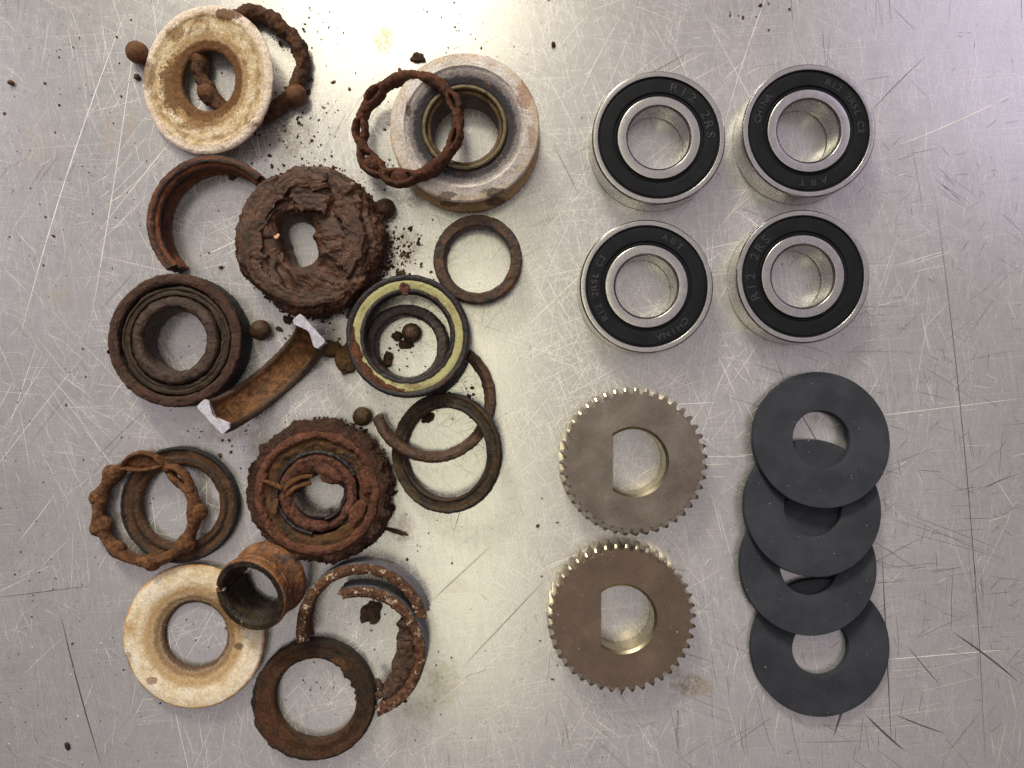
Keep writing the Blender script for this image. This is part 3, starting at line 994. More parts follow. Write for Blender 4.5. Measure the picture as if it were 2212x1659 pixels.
washer(1775, 949, -8.6, 0.02, 'charcoal rubber washer lying on top of the overlapping row, nearest the bearings')
washer(1756, 1096, -8.4, 0.02, 'second charcoal washer of the row, counted from the bearings')
washer(1747, 1223, -5.6, 0.02, 'third charcoal washer of the row, counted from the bearings')
washer(1773, 1400, 0.0, 0.02, 'lowest charcoal washer, lying flat at the bottom end of the row', R=22.0)


# ------------------------------------------------------------------ displacement recipes
def rough_disp(a1, s1, a2, s2, seed=0, a3=0.0, s3=8.0):
    def d(V, N_, P, R, Z):
        k = 1.0 if seed in (3, 5, 8, 9) else 1.5
        h = k * a1 * fbm(V + seed * 3.1, s1, 4, seed, 0.6) + k * a2 * fbm(V + seed * 1.7, s2, 3, seed + 50, 0.6)
        if k > 1:
            h = h - 0.22 * np.clip(ridged(V + 1.5 * fbm(V, 3, 2, seed + 60)[..., None], 3.2, 2, seed + 70) - 0.45, 0, 1)
        if a3:
            h = h + a3 * fbm(V, s3, 2, seed + 90)
        V2 = V + N_ * h[..., None]
        return V2
    return d


def floor_clip(V, z=0.0):
    V[..., 2] = np.maximum(V[..., 2], z)
    return V


# ------------------------------------------------------------------ cream and white plastic flanges
FLANGE = [(10.2, 0.6), (10.2, 1.9), (11.2, 2.7), (13.0, 3.4), (15.0, 3.9), (17.5, 4.3), (20.0, 4.4), (22.2, 4.2), (22.75, 3.8), (22.8, 3.1), (21.5, 2.2), (16.0, 1.0)]
t = thing('plastic_flange', 'stained cream plastic flange tilted on a rusty cage, top left', 'flange')
fl = [(9.3, 0.4), (9.3, 2.0), (9.9, 2.5), (12.0, 2.8), (16.3, 3.1), (19.2, 3.2), (19.8, 3.5), (21.8, 3.4), (22.7, 2.9), (22.8, 2.3), (22.2, 1.5), (18.0, 0.6)]
part('flange_disc', revolve(fl, 288, b=0.25, ds=0.45, disp=rough_disp(0.14, 1.6, 0.08, 0.8, 3, 0.12, 9)), M['cream_upper'], t, 60)
settle(t, 445, 173, (4, -13, 0), 1.2, 3.2)

t = thing('plastic_flange', 'cream plastic flange with smooth dished face, lower left under the rusty sleeve', 'flange')
part('flange_disc', revolve(FLANGE, 288, b=0.25, ds=0.45, disp=rough_disp(0.10, 2.0, 0.07, 0.8, 5, 0.1, 9)), M['cream_lower'], t, 40)
settle(t, 416, 1376, (-1.5, -2, 0), 0.0, 4.5)

t = thing('plastic_spool', 'grimy white plastic spool with blackened ring round its bore, top centre', 'spool')
sp = [(12.9, 0.0), (22.9, 0.0), (23.4, 0.5), (23.4, 1.8), (22.6, 2.4), (17.0, 3.4), (15.6, 6.0), (16.0, 9.6), (21.4, 11.8), (22.8, 12.6), (22.9, 13.4), (22.4, 14.0), (19.0, 15.0), (18.5, 15.2), (18.2, 14.8), (17.8, 14.5), (15.4, 14.2), (13.7, 13.7), (12.9, 13.2)]
part('spool_body', revolve(sp, 288, b=0.18, ds=0.45, disp=rough_disp(0.10, 1.8, 0.05, 0.8, 8, 0.1, 9)), M['white_spool'], t, 60)
part('bore_tube', revolve([(10.4, 0.05), (12.95, 0.05), (12.95, 14.2), (12.4, 14.6), (11.9, 14.5), (11.4, 13.2), (10.4, 12.9)], 200, b=0.2, ds=0.5, disp=rough_disp(0.08, 1.6, 0.04, 0.7, 9)), M['spool_tube'], t, 60)
settle(t, 1003, 273, (0, 0, 0), 0.0, 14.8)


# ------------------------------------------------------------------ rusty ball cages
def ring_pts(R, a0, a1, n, z=0.0, zf=None, closed=False):
    a = np.radians(np.linspace(a0, a1, n, endpoint=not closed))
    zz = np.full_like(a, z) if zf is None else zf(a)
    return a, np.stack([R * np.cos(a), R * np.sin(a), zz], 1)


def angdiff(a, b):
    return (a - b + 180) % 360 - 180


def lumpy_ring(R, az, bz, bumps, seed, z=0.0, n=340, amp=0.35, wob=0.5):
    deg = np.linspace(0, 360, n, endpoint=False)
    a = np.radians(deg)
    g = np.zeros(n)
    for (b, amp_b, w) in bumps:
        g += amp_b * np.exp(-(angdiff(deg, b) / w) ** 2)
    base = np.stack([np.cos(a), np.sin(a), 0 * a], 1)
    rr = R + wob * fbm(base * 20 + seed, 9, 2, seed)
    C = np.stack([rr * np.cos(a), rr * np.sin(a), z + 0.3 * fbm(base * 20 + seed, 7, 2, seed + 4)], 1)

    def d(V, N_, P, R_, Z):
        h = amp * fbm(V + seed, 2.2, 4, seed) + amp * 0.5 * fbm(V, 0.9, 2, seed + 3) - 0.35 * np.clip(ridged(V + seed, 4.0, 2, seed + 7) - 0.55, 0, 1)
        return V + N_ * h[..., None]
    return tube(C, az + g, bz + g * 0.9, nv=26, closed=True, disp=d)


def eye(R, a0, a1, sep_r, sep_z, ta, tb, seed, z=0.0, skew=0.0):
    """one open pocket: two strands bowed apart between two joints"""
    out = []
    n = 26
    for s in (-1, 1):
        t = np.linspace(0, 1, n)
        deg = a0 + (a1 - a0) * t
        a = np.radians(deg)
        o = np.sin(PI * t) ** 0.8
        rr = R + s * sep_r * o
        C = np.stack([rr * np.cos(a), rr * np.sin(a), z + s * sep_z * o], 1)

        def d(V, N_, P, R_, Z, s=s):
            h = 0.26 * fbm(V + seed + s, 1.6, 3, seed, 0.6) + 0.18 * fbm(V, 0.7, 3, seed + 3, 0.6)
            return V + N_ * h[..., None]
        out.append(tube(C, ta, tb, nv=14, closed=False, disp=d))
    return out


def solid_link(R, a0, a1, ar, bz, seed, bulge=0.0, z=0.0):
    n = 26
    t = np.linspace(0, 1, n)
    a = np.radians(a0 + (a1 - a0) * t)
    C = np.stack([R * np.cos(a), R * np.sin(a), np.full(n, z)], 1)
    o = np.sin(PI * t)

    def d(V, N_, P, R_, Z):
        h = 0.28 * fbm(V + seed, 1.8, 3, seed) + 0.14 * fbm(V, 0.8, 2, seed + 3)
        return V + N_ * h[..., None]
    return tube(C, ar + bulge * o, bz + bulge * o, nv=18, closed=False, disp=d)


def sphere(c, r, seed=0, amp=0.02):
    return lump(c, (r, r, r), 4, amp, 0.5, seed)


# under the cream flange, top left
t = thing('bearing_cage', 'lumpy caked rust ball cage sticking out from under the top left flange', 'bearing cage')
part('ribbon', lumpy_ring(16.0, 2.2, 2.3, [(92, 0.6, 12), (60, 0.3, 9), (20, 0.7, 10), (330, 0.1, 8), (300, 0.4, 9), (215, 0.8, 12), (180, 0.35, 10), (150, 0.5, 10)], 4, 3.4, wob=1.0, amp=0.62), M['rust_cage'], t, 70)
a = math.radians(-33)
part('ball', sphere((17.3 * math.cos(a), 17.3 * math.sin(a), 3.6), 3.3, 2, 0.06), M['ball_orange'], t, 70)
part('ball', sphere((15.4 * math.cos(math.radians(172)) - 1.2, 15.4 * math.sin(math.radians(172)), 3.6), 2.7, 3), M['ball_orange'], t, 70)
part('ball', sphere((15.9 * math.cos(math.radians(214)) - 0.4, 15.9 * math.sin(math.radians(214)) + 0.2, 3.6), 3.1, 4), M['ball_orange'], t, 70)
fx = []
for i in range(46):
    q = random.uniform(-110, 110)
    rr = 16 + random.gauss(0, 2.2)
    fx.append((rr * math.cos(math.radians(q)), rr * math.sin(math.radians(q)), random.uniform(1.0, 5.0) if abs(rr - 16) < 2 else 0.3, random.uniform(0.25, 0.8)))
part('crust', crumbs(fx, 1, 5), M['crumb_dark'], t)['kind'] = 'stuff'
settle(t, 541, 141, (0, 0, 0), 0.0, 3.4)

# resting on the white spool
t = thing('bearing_cage', 'open rusty ball cage with empty pockets leaning on the white spool', 'bearing cage')
J = [135, 180, 223, 262, 299, 341, 386, 422, 456, 495]
mid = [(J[i] + J[i + 1]) / 2 for i in range(len(J) - 1)]
mid = [mid[-1] - 360] + mid
segs = []
kinds = ['eye', 'eye', 'ball', 'ball', 'solid', 'eye', 'eye', 'solid', 'solid']
Rc = 15.9
for i, k in enumerate(kinds):
    a0, a1 = mid[i], mid[i + 1]
    if i == 0:
        a0 = mid[-1] - 360
    if k == 'eye':
        w_ = a1 - a0
        segs += eye(Rc, a0 + 0.14 * w_, a1 - 0.14 * w_, 1.45, 0.5, 0.95, 2.2, 20 + i, 3.2)
        segs.append(solid_link(Rc, a0 - 4, a0 + 0.26 * w_, 1.5, 2.3, 120 + i, 0.2, 3.2))
        segs.append(solid_link(Rc, a1 - 0.26 * w_, a1 + 4, 1.5, 2.3, 140 + i, 0.2, 3.2))
    elif k == 'ball':
        segs += eye(Rc, a0 - 3, a1 + 3, 2.2, 0.5, 1.0, 2.2, 20 + i, 3.2)
    else:
        segs.append(solid_link(Rc, a0 - 3, a1 + 3, 1.35, 2.3, 30 + i, 0.7, 3.2))
    am = math.radians(a0)
    segs.append(lump((Rc * math.cos(am), Rc * math.sin(am), 3.0), (1.6, 1.6, 2.4), 3, 0.3, 0.6, 40 + i))
segs.append(lump((Rc * math.cos(math.radians(100)) - 0.4, Rc * math.sin(math.radians(100)) + 2.2, 3.6), (0.6, 1.5, 0.6), 2, 0.3, 0.7, 60, 0.3))
part('ribbon', join(*segs), M['rust_cage_red'], t, 70)
for i, ad in enumerate((223, 262)):
    am = math.radians(ad)
    part('ball', sphere((Rc * math.cos(am), Rc * math.sin(am), 3.0), 2.9, 50 + i), M['rust_cage_red'], t, 70)
settle(t, 883, 276, (-5, -14, 0), 7.0, 3.0)

# on the dark seal ring, lower left
t = thing('bearing_cage', 'light brown rusty ball cage holding balls, lying on the lower left seal ring', 'bearing cage')
Rc = 15.7
dg = [134, 165, 196, 232, 276, 323, 360, 39, 92]
bumps = [(d_, 0.55, 9) for d_ in dg[:7]]
deg_open = (64, 122)
segs = []
n = 260
dd = np.linspace(122, 360 + 28, n)
g = np.zeros(n)
for (b, am_, w) in bumps:
    g += am_ * np.exp(-(angdiff(dd, b) / w) ** 2)
aa = np.radians(dd)
C = np.stack([Rc * np.cos(aa), Rc * np.sin(aa), np.full(n, 3.6)], 1)


def dch(V, N_, P, R_, Z):
    h = 0.26 * fbm(V + 9, 2.0, 3, 9) + 0.12 * fbm(V, 0.8, 2, 12)
    return V + N_ * h[..., None]


segs.append(tube(C, 1.75 + 1.3 * g, 2.5 + 0.9 * g, nv=24, closed=False, disp=dch))
segs += eye(Rc + 0.2, 68, 119, 2.7, 0.2, 0.75, 2.6, 71, 3.9)
segs.append(solid_link(Rc + 0.2, 70, 117, 1.9, 1.0, 73, 0.9, 2.7))
segs += eye(Rc - 0.3, 25, 66, 1.9, 0.6, 1.15, 2.1, 75, 3.6)
for q in (64, 122, 26):
    am = math.radians(q)
    segs.append(lump((Rc * math.cos(am), Rc * math.sin(am), 3.7), (1.7, 1.7, 2.4), 3, 0.2, 0.7, 80 + q))
part('ribbon', join(*segs), M['rust_cage_light'], t, 70)
for i, (q, dr) in enumerate(((134, 0.9), (165, 0.7), (196, -0.8), (199, 0.8), (232, -0.3), (276, 0.4), (323, 0.8), (0, 1.1))):
    am = math.radians(q)
    part('ball', sphere(((Rc + dr) * math.cos(am), (Rc + dr) * math.sin(am), 3.8), 2.85, 90 + i, 0.07), M['rust_cage_light'], t, 70)
settle(t, 317, 1105, (0, -4, 0), 0.2, 3.8)


# ------------------------------------------------------------------ loose balls
def loose_ball(px, py, r, mat, label, seed):
    o = part('steel_ball', lump((0, 0, r), (r, r, r), 5, 0.035, 0.35, seed, octs=4), mat, None, 70)
    tag(o, label, 'ball', 'loose rusted bearing balls')
    settle(o, px, py, ref=r)


loose_ball(296, 113, 3.45, M['ball_orange'], 'orange rusted ball touching the top left flange', 1)
loose_ball(832, 451, 3.3, M['ball'], 'brown rusted ball beside the muddy bearing, under the white spool', 2)
loose_ball(563, 713, 3.3, M['ball'], 'olive rusted ball right of the old brown bearing', 3)
loose_ball(889, 719, 3.1, M['ball'], 'dark rusted ball inside the yellow sealed ring', 4)
loose_ball(783, 900, 3.1, M['ball'], 'dark rusted ball at the tip of the thin curved strip', 5)


# ------------------------------------------------------------------ race fragments
RACE = [(17.5, 0.0), (20.64, 0.0), (20.64, 11.0), (17.5, 11.0), (17.3, 9.4), (17.0, 8.4), (18.4, 6.8), (18.8, 5.5), (18.4, 4.2), (17.0, 2.6), (17.3, 1.6)]
RACE_TH = [(17.0, 0.0), (20.64, 0.0), (20.64, 11.0), (18.6, 11.0), (18.3, 10.2), (17.2, 9.6), (17.2, 8.2), (18.6, 6.8), (18.9, 5.5), (18.6, 4.2), (17.2, 2.6)]
t = thing('broken_race', 'orange rusty half ring left of the muddy bearing, dark groove along its rim', 'broken race')
part('race_wall', revolve(RACE_TH, 300, (44, 226), b=0.35, ds=0.5, disp=rough_disp(0.10, 1.8, 0.07, 0.8, 13), jag=1.2, seed=3), M['c_race'], t, 50)
settle(t, 460, 479, (0, 0, 0), 0.0, 11.0)

RACE_W = [(17.6, 0.0), (20.5, 0.0), (20.5, 10.6), (18.3, 10.6), (17.9, 8.8), (18.5, 6.8), (18.8, 5.3), (18.4, 3.8), (17.6, 2.2)]


def white_race(px, py, arc, rot, base, label, seed):
    t = thing('broken_race', label, 'broken race')
    part('race_wall', revolve([(18.2, 0), (20.5, 0), (20.5, 9.6), (19.9, 9.6), (18.2, 9.4)], 300, arc, b=0.2, ds=0.6, disp=rough_disp(0.08, 1.8, 0.05, 0.8, seed), jag=1.5, seed=seed), M['blue_steel'], t, 50)
    part('rusty_rim', revolve([(17.3, 7.2), (20.4, 9.5), (20.4, 10.5), (19.7, 11.0), (18.4, 11.1), (17.4, 10.7), (17.1, 9.6)], 300, arc, b=0.3, ds=0.35, disp=rough_disp(0.18, 1.4, 0.12, 0.7, seed + 1), jag=1.5, seed=seed + 1), M['white_rust_race'], t, 60)
    part('raceway', revolve([(17.5, 0.1), (18.3, 0.1), (18.3, 8.6), (17.7, 8.8), (18.1, 6.5), (18.2, 5.0), (18.0, 3.2)], 300, arc, b=0.15, ds=0.5, disp=rough_disp(0.12, 1.4, 0.08, 0.7, seed + 2), jag=1.5, seed=seed + 2), M['rust_orange'], t, 60)
    settle(t, px, py, rot, base, 10.9)
    return t


white_race(781, 1362, (13, 192), (0, 0, 0), 0.0, 'larger rusty half ring with bluish steel outside, touching the orange sleeve', 17)
t2 = white_race(775, 1412, (-71, 107), (0, 0, 0), 0.0, 'inner rusty half ring packed with dried mud, white flecks along its rim', 27)
# dried mud packed inside the second half ring
deg = np.linspace(-62, 36, 90)
an = np.radians(deg)
wv = 2.7 + 1.1 * np.sin((deg + 62) / 98 * PI) + 0.6 * fbm(np.stack([deg * 0.25, deg * 0, deg * 0 + 2], 1), 3, 3, 5)
Cc = np.stack([(17.9 - wv * 0.75) * np.cos(an), (17.9 - wv * 0.75) * np.sin(an), np.full(90, 5.2)], 1)


def dmud(V, N_, P, R, Z):
    h = 0.6 * fbm(V, 3.0, 3, 61) - 2.2 * np.clip(ridged(V + 1.5 * fbm(V, 3, 2, 64)[..., None], 4.2, 1, 62) - 0.66, 0, 1) + 0.22 * fbm(V, 0.9, 3, 63, 0.6)
    return V + N_ * h[..., None]


part('packed_mud', tube(Cc, wv * 1.05, np.full(90, 4.0), nv=40, closed=False, disp=dmud), M['flake'], t2, 60)
q1 = lump((17.0 * math.cos(math.radians(-66)) - 0.8, 17 * math.sin(math.radians(-66)) + 1.6, 6.0), (2.2, 1.2, 2.6), 4, 0.35, 0.7, 7, 0.4)
q2 = lump((17.0 * math.cos(math.radians(-60)) - 2.6, 17 * math.sin(math.radians(-60)) + 3.8, 7.4), (0.9, 2.0, 0.9), 3, 0.35, 0.7, 8, 0.5)
part('mud_lump', join(q1, q2), M['flake'], t2, 60)

# half ring standing on its back
t = thing('broken_race', 'half ring standing on its back with two bright white broken ends', 'broken race')
FR = [(17.6, -5.6), (20.4, -5.6), (20.6, -4.6), (20.6, 4.6), (20.4, 5.6), (17.6, 5.6), (17.1, 4.6), (17.3, 4.0), (18.2, 3.2), (18.7, 1.6), (18.9, 0.0), (18.7, -1.6), (18.2, -3.2), (17.3, -4.0), (17.1, -4.6)]
part('race_wall', revolve(FR, 320, (178, 362), b=0.25, ds=0.45, disp=rough_disp(0.07, 1.8, 0.05, 0.8, 33), seed=44), M['frag_race'], t, 50)


def film(V, N_, P, R, Z):
    d0 = np.minimum(np.abs(np.degrees(P) - 178), np.abs(np.degrees(P) - 362))
    V2 = rough_disp(0.07, 1.8, 0.05, 0.8, 33)(V, N_, P, R, Z)
    return V2 + N_ * np.clip(0.07 - d0[..., None] * 0.002, 0.03, 0.07)


part('broken_end', revolve(FR, 900, (177.6, 184.0), b=0.25, ds=0.3, disp=film, jag=(0.0, 2.2, 1), seed=48), M['fracture'], t, 50)
part('broken_end', revolve(FR, 900, (356.5, 362.4), b=0.25, ds=0.3, disp=film, jag=(2.2, 0.0, 1), seed=52), M['fracture'], t, 50)
E = Euler((math.radians(90), 0, math.radians(42)), 'XYZ')
t.rotation_euler = E
t.location = (0, 0, 0)
p = at(566, 808, 20.6)
t.location = (p[0] * MM, p[1] * MM, 20.62 * MM)

# race arc half hidden under the yellow ring
for (lab, a0, a1, px, py, sd) in (('grey strip of race peeking out at the upper left of the yellow sealed ring', 132, 158, 876, 736, 43), ('dark strip of race peeking out at the lower right of the yellow sealed ring', -66, -22, 879, 733, 47)):
    t = thing('broken_race', lab, 'broken race')
    part('race_wall', revolve([(18.2, 0), (20.7, 0), (20.7, 3.6), (18.2, 3.6)], 300, (a0, a1), b=0.25, ds=0.5, disp=rough_disp(0.10, 1.6, 0.06, 0.7, sd), jag=1.0, seed=8), M['inner_dark'], t, 50)
    settle(t, px, py, (0, 0, 0), 0.0, 3.6)


# ------------------------------------------------------------------ rings
def simple_ring(name, label, cat, prof, mat, px, py, rot, base, ref, disp, arc=None, nphi=280, b=0.35, jag=0.0, seed=0, smooth=60, oval=None):
    V, F = revolve(prof, nphi, arc, b=b, ds=0.42, disp=disp, jag=jag, seed=seed)
    if oval:
        V = V * np.array([oval[0], oval[1], 1.0])
    o = part(name, (V, F), mat, None, smooth)
    tag(o, label, cat)
    settle(o, px, py, rot, base, ref)
    return o


simple_ring('steel_ring', 'small brown and grey steel ring right of the muddy bearing', 'ring', [(10.4, 0), (13.6, 0), (13.9, 1.0), (13.9, 6.6), (13.5, 7.2), (10.7, 7.2), (10.4, 6.7)], M['ring_grey'], 1031, 560, (2, -3, 0), 0.0, 7.0, rough_disp(0.10, 1.8, 0.07, 0.8, 51))
SEAL = [(12.4, 0.6), (13.2, 0.0), (18.2, 0.0), (18.5, 0.6), (18.5, 3.2), (17.8, 3.7), (17.3, 3.0), (15.4, 2.6), (14.6, 3.2), (13.4, 3.0), (12.4, 2.2)]
simple_ring('seal_ring', 'brown rusted seal ring with black rim under the lower left cage', 'ring', SEAL, M['ring_brown'], 387, 1091, (0, 2, 0), 0.0, 3.2, rough_disp(0.10, 2.0, 0.06, 0.8, 53))


def muddy_edge(V, N_, P, R, Z):
    h = 0.14 * fbm(V, 2.0, 4, 55) + 0.08 * fbm(V, 0.8, 2, 56)
    ang = np.degrees(P) % 360
    w = np.exp(-((ang - 195) / 62) ** 2) * (R > 17.0)
    w2 = np.exp(-((ang - 30) / 30) ** 2) * (R < 14.2)
    V2 = V + N_ * h[..., None]
    e = np.stack([np.cos(P) * 20, np.sin(P) * 20, 0 * P], -1)
    k = (w * (0.9 + 1.1 * fbm(e, 3.5, 4, 57)) - w2 * (0.6 + 0.8 * fbm(e, 1.8, 3, 58)))
    V2[..., 0] += np.cos(P) * k
    V2[..., 1] += np.sin(P) * k
    V2[..., 2] += 0.5 * (w + w2) * (Z > 2)
    return V2


o = simple_ring('seal_ring', 'mud-coated brown ring at the bottom edge, its outline lumpy on the left', 'ring', [(13.0, 0.0), (18.9, 0.0), (19.1, 0.6), (19.1, 3.6), (18.5, 4.2), (16.2, 4.0), (14.0, 4.3), (13.0, 3.6)], M['ring_mud'], 680, 1513, (0, 0, 0), 0.0, 4.2, muddy_edge)
simple_ring('seal_ring', 'dark olive rusted ring hooked through the thin curved strip', 'ring', [(14.1, 0.4), (14.6, 0.0), (18.4, 0.0), (18.9, 0.6), (18.9, 2.9), (18.3, 3.4), (17.4, 2.9), (15.6, 2.8), (14.8, 3.3), (14.1, 2.6)], M['ring_dark'], 961, 979, (0, -17, 0), 0.0, 3.0, rough_disp(0.10, 2.0, 0.06, 0.8, 59), oval=(0.965, 1.0))
simple_ring('curved_strip', 'thin grey brown curved strip, an open ring hooked through the dark olive ring', 'strip', [(16.2, 0.2), (19.6, 0.0), (19.9, 2.0), (19.2, 3.4), (17.6, 3.6), (16.6, 2.2)], M['arc_grey'], 936, 864, (0, 6.5, 0), 1.2, 3.2, rough_disp(0.16, 1.8, 0.10, 0.8, 63), arc=(197, 412), jag=1.5, seed=5)


# ring with the olive yellow seal
t = thing('sealed_ring', 'blackened outer ring with flaking olive yellow seal, centre left', 'ring')
part('outer_ring', revolve([(17.0, 0), (18.9, 0), (19.0, 1), (19.0, 8.6), (18.4, 9.2), (17.4, 9.0), (17.0, 8.6)], 280, b=0.35, ds=0.45, disp=rough_disp(0.08, 1.8, 0.05, 0.8, 71)), M['dark_steel'], t, 60)
part('yellow_seal', revolve([(14.3, 7.9), (17.1, 7.9), (17.1, 8.75), (16.2, 8.85), (14.4, 8.6)], 280, b=0.2, ds=0.4, disp=rough_disp(0.06, 2.2, 0.04, 0.8, 73)), M['yellow_seal'], t, 60)
part('inner_lip', revolve([(13.0, 5.6), (13.5, 5.0), (14.5, 5.2), (14.8, 8.2), (14.5, 8.95), (13.6, 8.9), (13.1, 8.2)], 280, b=0.25, ds=0.4, disp=rough_disp(0.10, 1.8, 0.06, 0.8, 75)), M['dark_steel'], t, 60)
rw = [(17.2 - 0.2, 0.2), (16.4, 0.2), (15.6, 2.0), (15.9, 4.0), (15.6, 6.0), (16.6, 7.6), (17.1, 7.6)]
part('raceway', revolve(rw, 240, b=0.2, ds=0.5, disp=rough_disp(0.12, 1.8, 0.06, 0.8, 77)), M['rust_orange'], t, 60)
# rust cake on its lower left
deg = np.linspace(168, 268, 70)
an = np.radians(deg)
env = np.sin((deg - 168) / 100 * PI) ** 0.5
Cc = np.stack([16.6 * np.cos(an), 16.6 * np.sin(an), np.full(70, 8.7)], 1)
part('rust_cake', tube(Cc, 1.3 * env + 0.1 + 0.35 * fbm(Cc, 3, 2, 3), 0.5 * env + 0.05, nv=22, closed=False, disp=lambda V, N_, P, R, Z: V + N_ * (0.25 * fbm(V, 1.4, 3, 79))[..., None]), M['mud_race_red'], t, 60)
part('rust_scab', lump((-0.8, 14.6, 9.1), (1.4, 1.9, 0.7), 4, 0.35, 0.8, 81), M['mud_red'], t, 60)
settle(t, 880, 726, (0, 0, 0), 3.7, 8.9)

t = thing('inner_race', 'dark inner race lying inside the yellow sealed ring, one patch shiny', 'race')
part('race_wall', revolve([(9.6, 0), (13.0, 0), (13.3, 0.8), (13.3, 6.4), (12.6, 7.2), (10.4, 7.2), (9.8, 6.6)], 240, b=0.4, ds=0.45, disp=rough_disp(0.12, 2.0, 0.07, 0.8, 83)), M['inner_dark'], t, 60)
settle(t, 877, 748, (0, 0, 0), 0.0, 7.0)


# ------------------------------------------------------------------ orange sleeve on the lower flange
t = thing('inner_race', 'orange rusty sleeve with black bore leaning on the lower left cream flange', 'sleeve')
S_OUT = [(9.9, 0.0), (11.9, 0.0), (12.1, 0.6), (12.1, 2.6), (11.8, 3.2), (11.2, 4.6), (11.0, 6.4), (11.2, 8.2), (11.7, 9.4), (11.55, 10.2), (11.8, 11.4), (11.8, 12.7), (11.5, 13.1), (9.9, 13.1)]
part('sleeve_wall', revolve(S_OUT, 260, (176, 528), b=0.25, ds=0.42, disp=rough_disp(0.08, 2.0, 0.05, 0.8, 91), jag=2.2, seed=6), M['sleeve'], t, 55)
part('sleeve_bore', revolve([(8.7, 0.1), (9.95, 0.1), (9.95, 12.9), (11.3, 13.0), (11.3, 13.35), (9.6, 13.3), (8.8, 12.2)], 260, (177, 527), b=0.2, ds=0.42, disp=rough_disp(0.08, 2.0, 0.05, 0.8, 93), jag=2.2, seed=6), M['sleeve_in'], t, 55)
part('broken_edge', lump((-10.4, 0.4, 11.6), (1.3, 0.5, 1.2), 3, 0.3, 0.8, 95, 0.5), M['fracture'], t, 55)
settle(t, 540, 1287, (14, -15, 0), 0.4, 13.1)


# ------------------------------------------------------------------ old bearing caked with mud
t = thing('old_bearing', 'old brown bearing caked with mud, rings still visible, left', 'bearing')
part('outer_race', revolve([(17.2, 0.0), (20.4, 0.0), (20.64, 0.4), (20.64, 10.4), (20.2, 11.0), (18.4, 11.2), (17.5, 10.8), (17.3, 9.0)], 300, b=0.35, ds=0.42, disp=rough_disp(0.16, 1.8, 0.10, 0.7, 101, 0.12, 6)), M['old_outer'], t, 60)


def smear(V, N_, P, R, Z):
    h = 0.35 * fbm(np.stack([R * 1.0, P * 3.0, Z], -1) + 0.15 * V, 2.0, 3, 103) + 0.15 * fbm(V, 1.2, 3, 105) - 0.5 * np.clip(ridged(np.stack([R * 1.3, P * 1.6, Z * 0], -1), 2.4, 1, 108) - 0.6, 0, 1)
    return V + N_ * h[..., None] * (Z > 6)[..., None]


part('packed_mud', revolve([(13.4, 2.0), (17.3, 2.0), (17.2, 8.0), (16.8, 9.9), (15.9, 10.2), (15.4, 9.6), (14.9, 10.0), (14.1, 9.9), (13.8, 8.2), (13.4, 8.0)], 300, b=0.2, ds=0.3, disp=smear), M['old_mud'], t, 60)
part('inner_race', revolve([(9.6, 0.0), (13.2, 0.0), (13.6, 1), (13.6, 10.2), (13.0, 11.2), (11.4, 11.5), (10.4, 11.2), (9.7, 10.2)], 280, b=0.5, ds=0.42, disp=rough_disp(0.14, 2.0, 0.08, 0.8, 107)), M['old_inner'], t, 60)
part('stained_scab', lump((-20.9, -3.4, 6.0), (0.6, 1.6, 4.0), 3, 0.3, 0.8, 109), M['ochre'], t, 60)
settle(t, 376, 735, (0, 0, 0), 0.0, 11.0)


# ------------------------------------------------------------------ wholly mud covered bearing
def mud_a(V, N_, P, R, Z):
    e = np.stack([np.cos(P) * 20, np.sin(P) * 20, 0 * P], -1)
    up = np.clip((Z - 3.0) / 6.0, 0, 1)
    warp = 1.6 * fbm(V, 9.0, 2, 116)
    swirl = np.stack([R * 0.9 + 1.1 * np.sin(P * 2 + 1.0) + warp, np.cos(P) * 1.6, np.sin(P) * 1.6 + 3], -1)
    side = np.cos(P - 2.75)
    smooth = 0.5 + 0.5 * np.tanh(3.0 * (side + 0.25 + 0.5 * fbm(V, 7.0, 2, 120)))
    h = 0.9 * fbm(V, 9.0, 2, 111) + up * 0.42 * smooth * fbm(swirl, 1.7, 3, 112)
    h = h + (1 - smooth) * (0.55 * fbm(V, 4.0, 3, 113) + 0.30 * fbm(V, 1.4, 3, 121, 0.6))
    # slabs pushed over each other: cracks and raised lips
    rg = ridged(V + 4 * fbm(V, 7, 2, 115)[..., None], 9.0, 2, 114)
    h = h - up * 1.1 * np.clip(rg - 0.60, 0, 1) + up * 0.35 * np.clip(rg - 0.35, 0, 0.25)
    slab = np.tanh(9 * (fbm(V + 31, 9.0, 3, 122) - 0.12)) + 0.7 * np.tanh(10 * (fbm(V + 57, 6.0, 3, 123) - 0.30))
    h = h + up * 0.42 * slab
    rim = np.clip((R - 20.6) / 2.0, 0, 1) * (0.35 + 0.65 * (1 - smooth))
    h = h + rim * (0.9 * fbm(V, 1.8, 4, 117, 0.65))
    V2 = V + N_ * h[..., None]
    out = np.clip((R - 12.0) / 9.0, 0, 1)
    k = out * (0.9 * fbm(e, 9.0, 2, 118) + 0.55 * np.cos(4 * P + 0.5) - 0.2)
    inner = np.clip((10.5 - R) / 3.0, 0, 1)
    k = k + inner * (0.8 * fbm(e * 0.5, 8.0, 3, 119) + 1.6 * np.cos(2 * (P - 1.9)))
    V2[..., 0] += np.cos(P) * k - 3.2 * (1 - out) * np.clip((16 - R) / 6, 0, 1)
    V2[..., 1] += np.sin(P) * k
    return floor_clip(V2, 0.0)


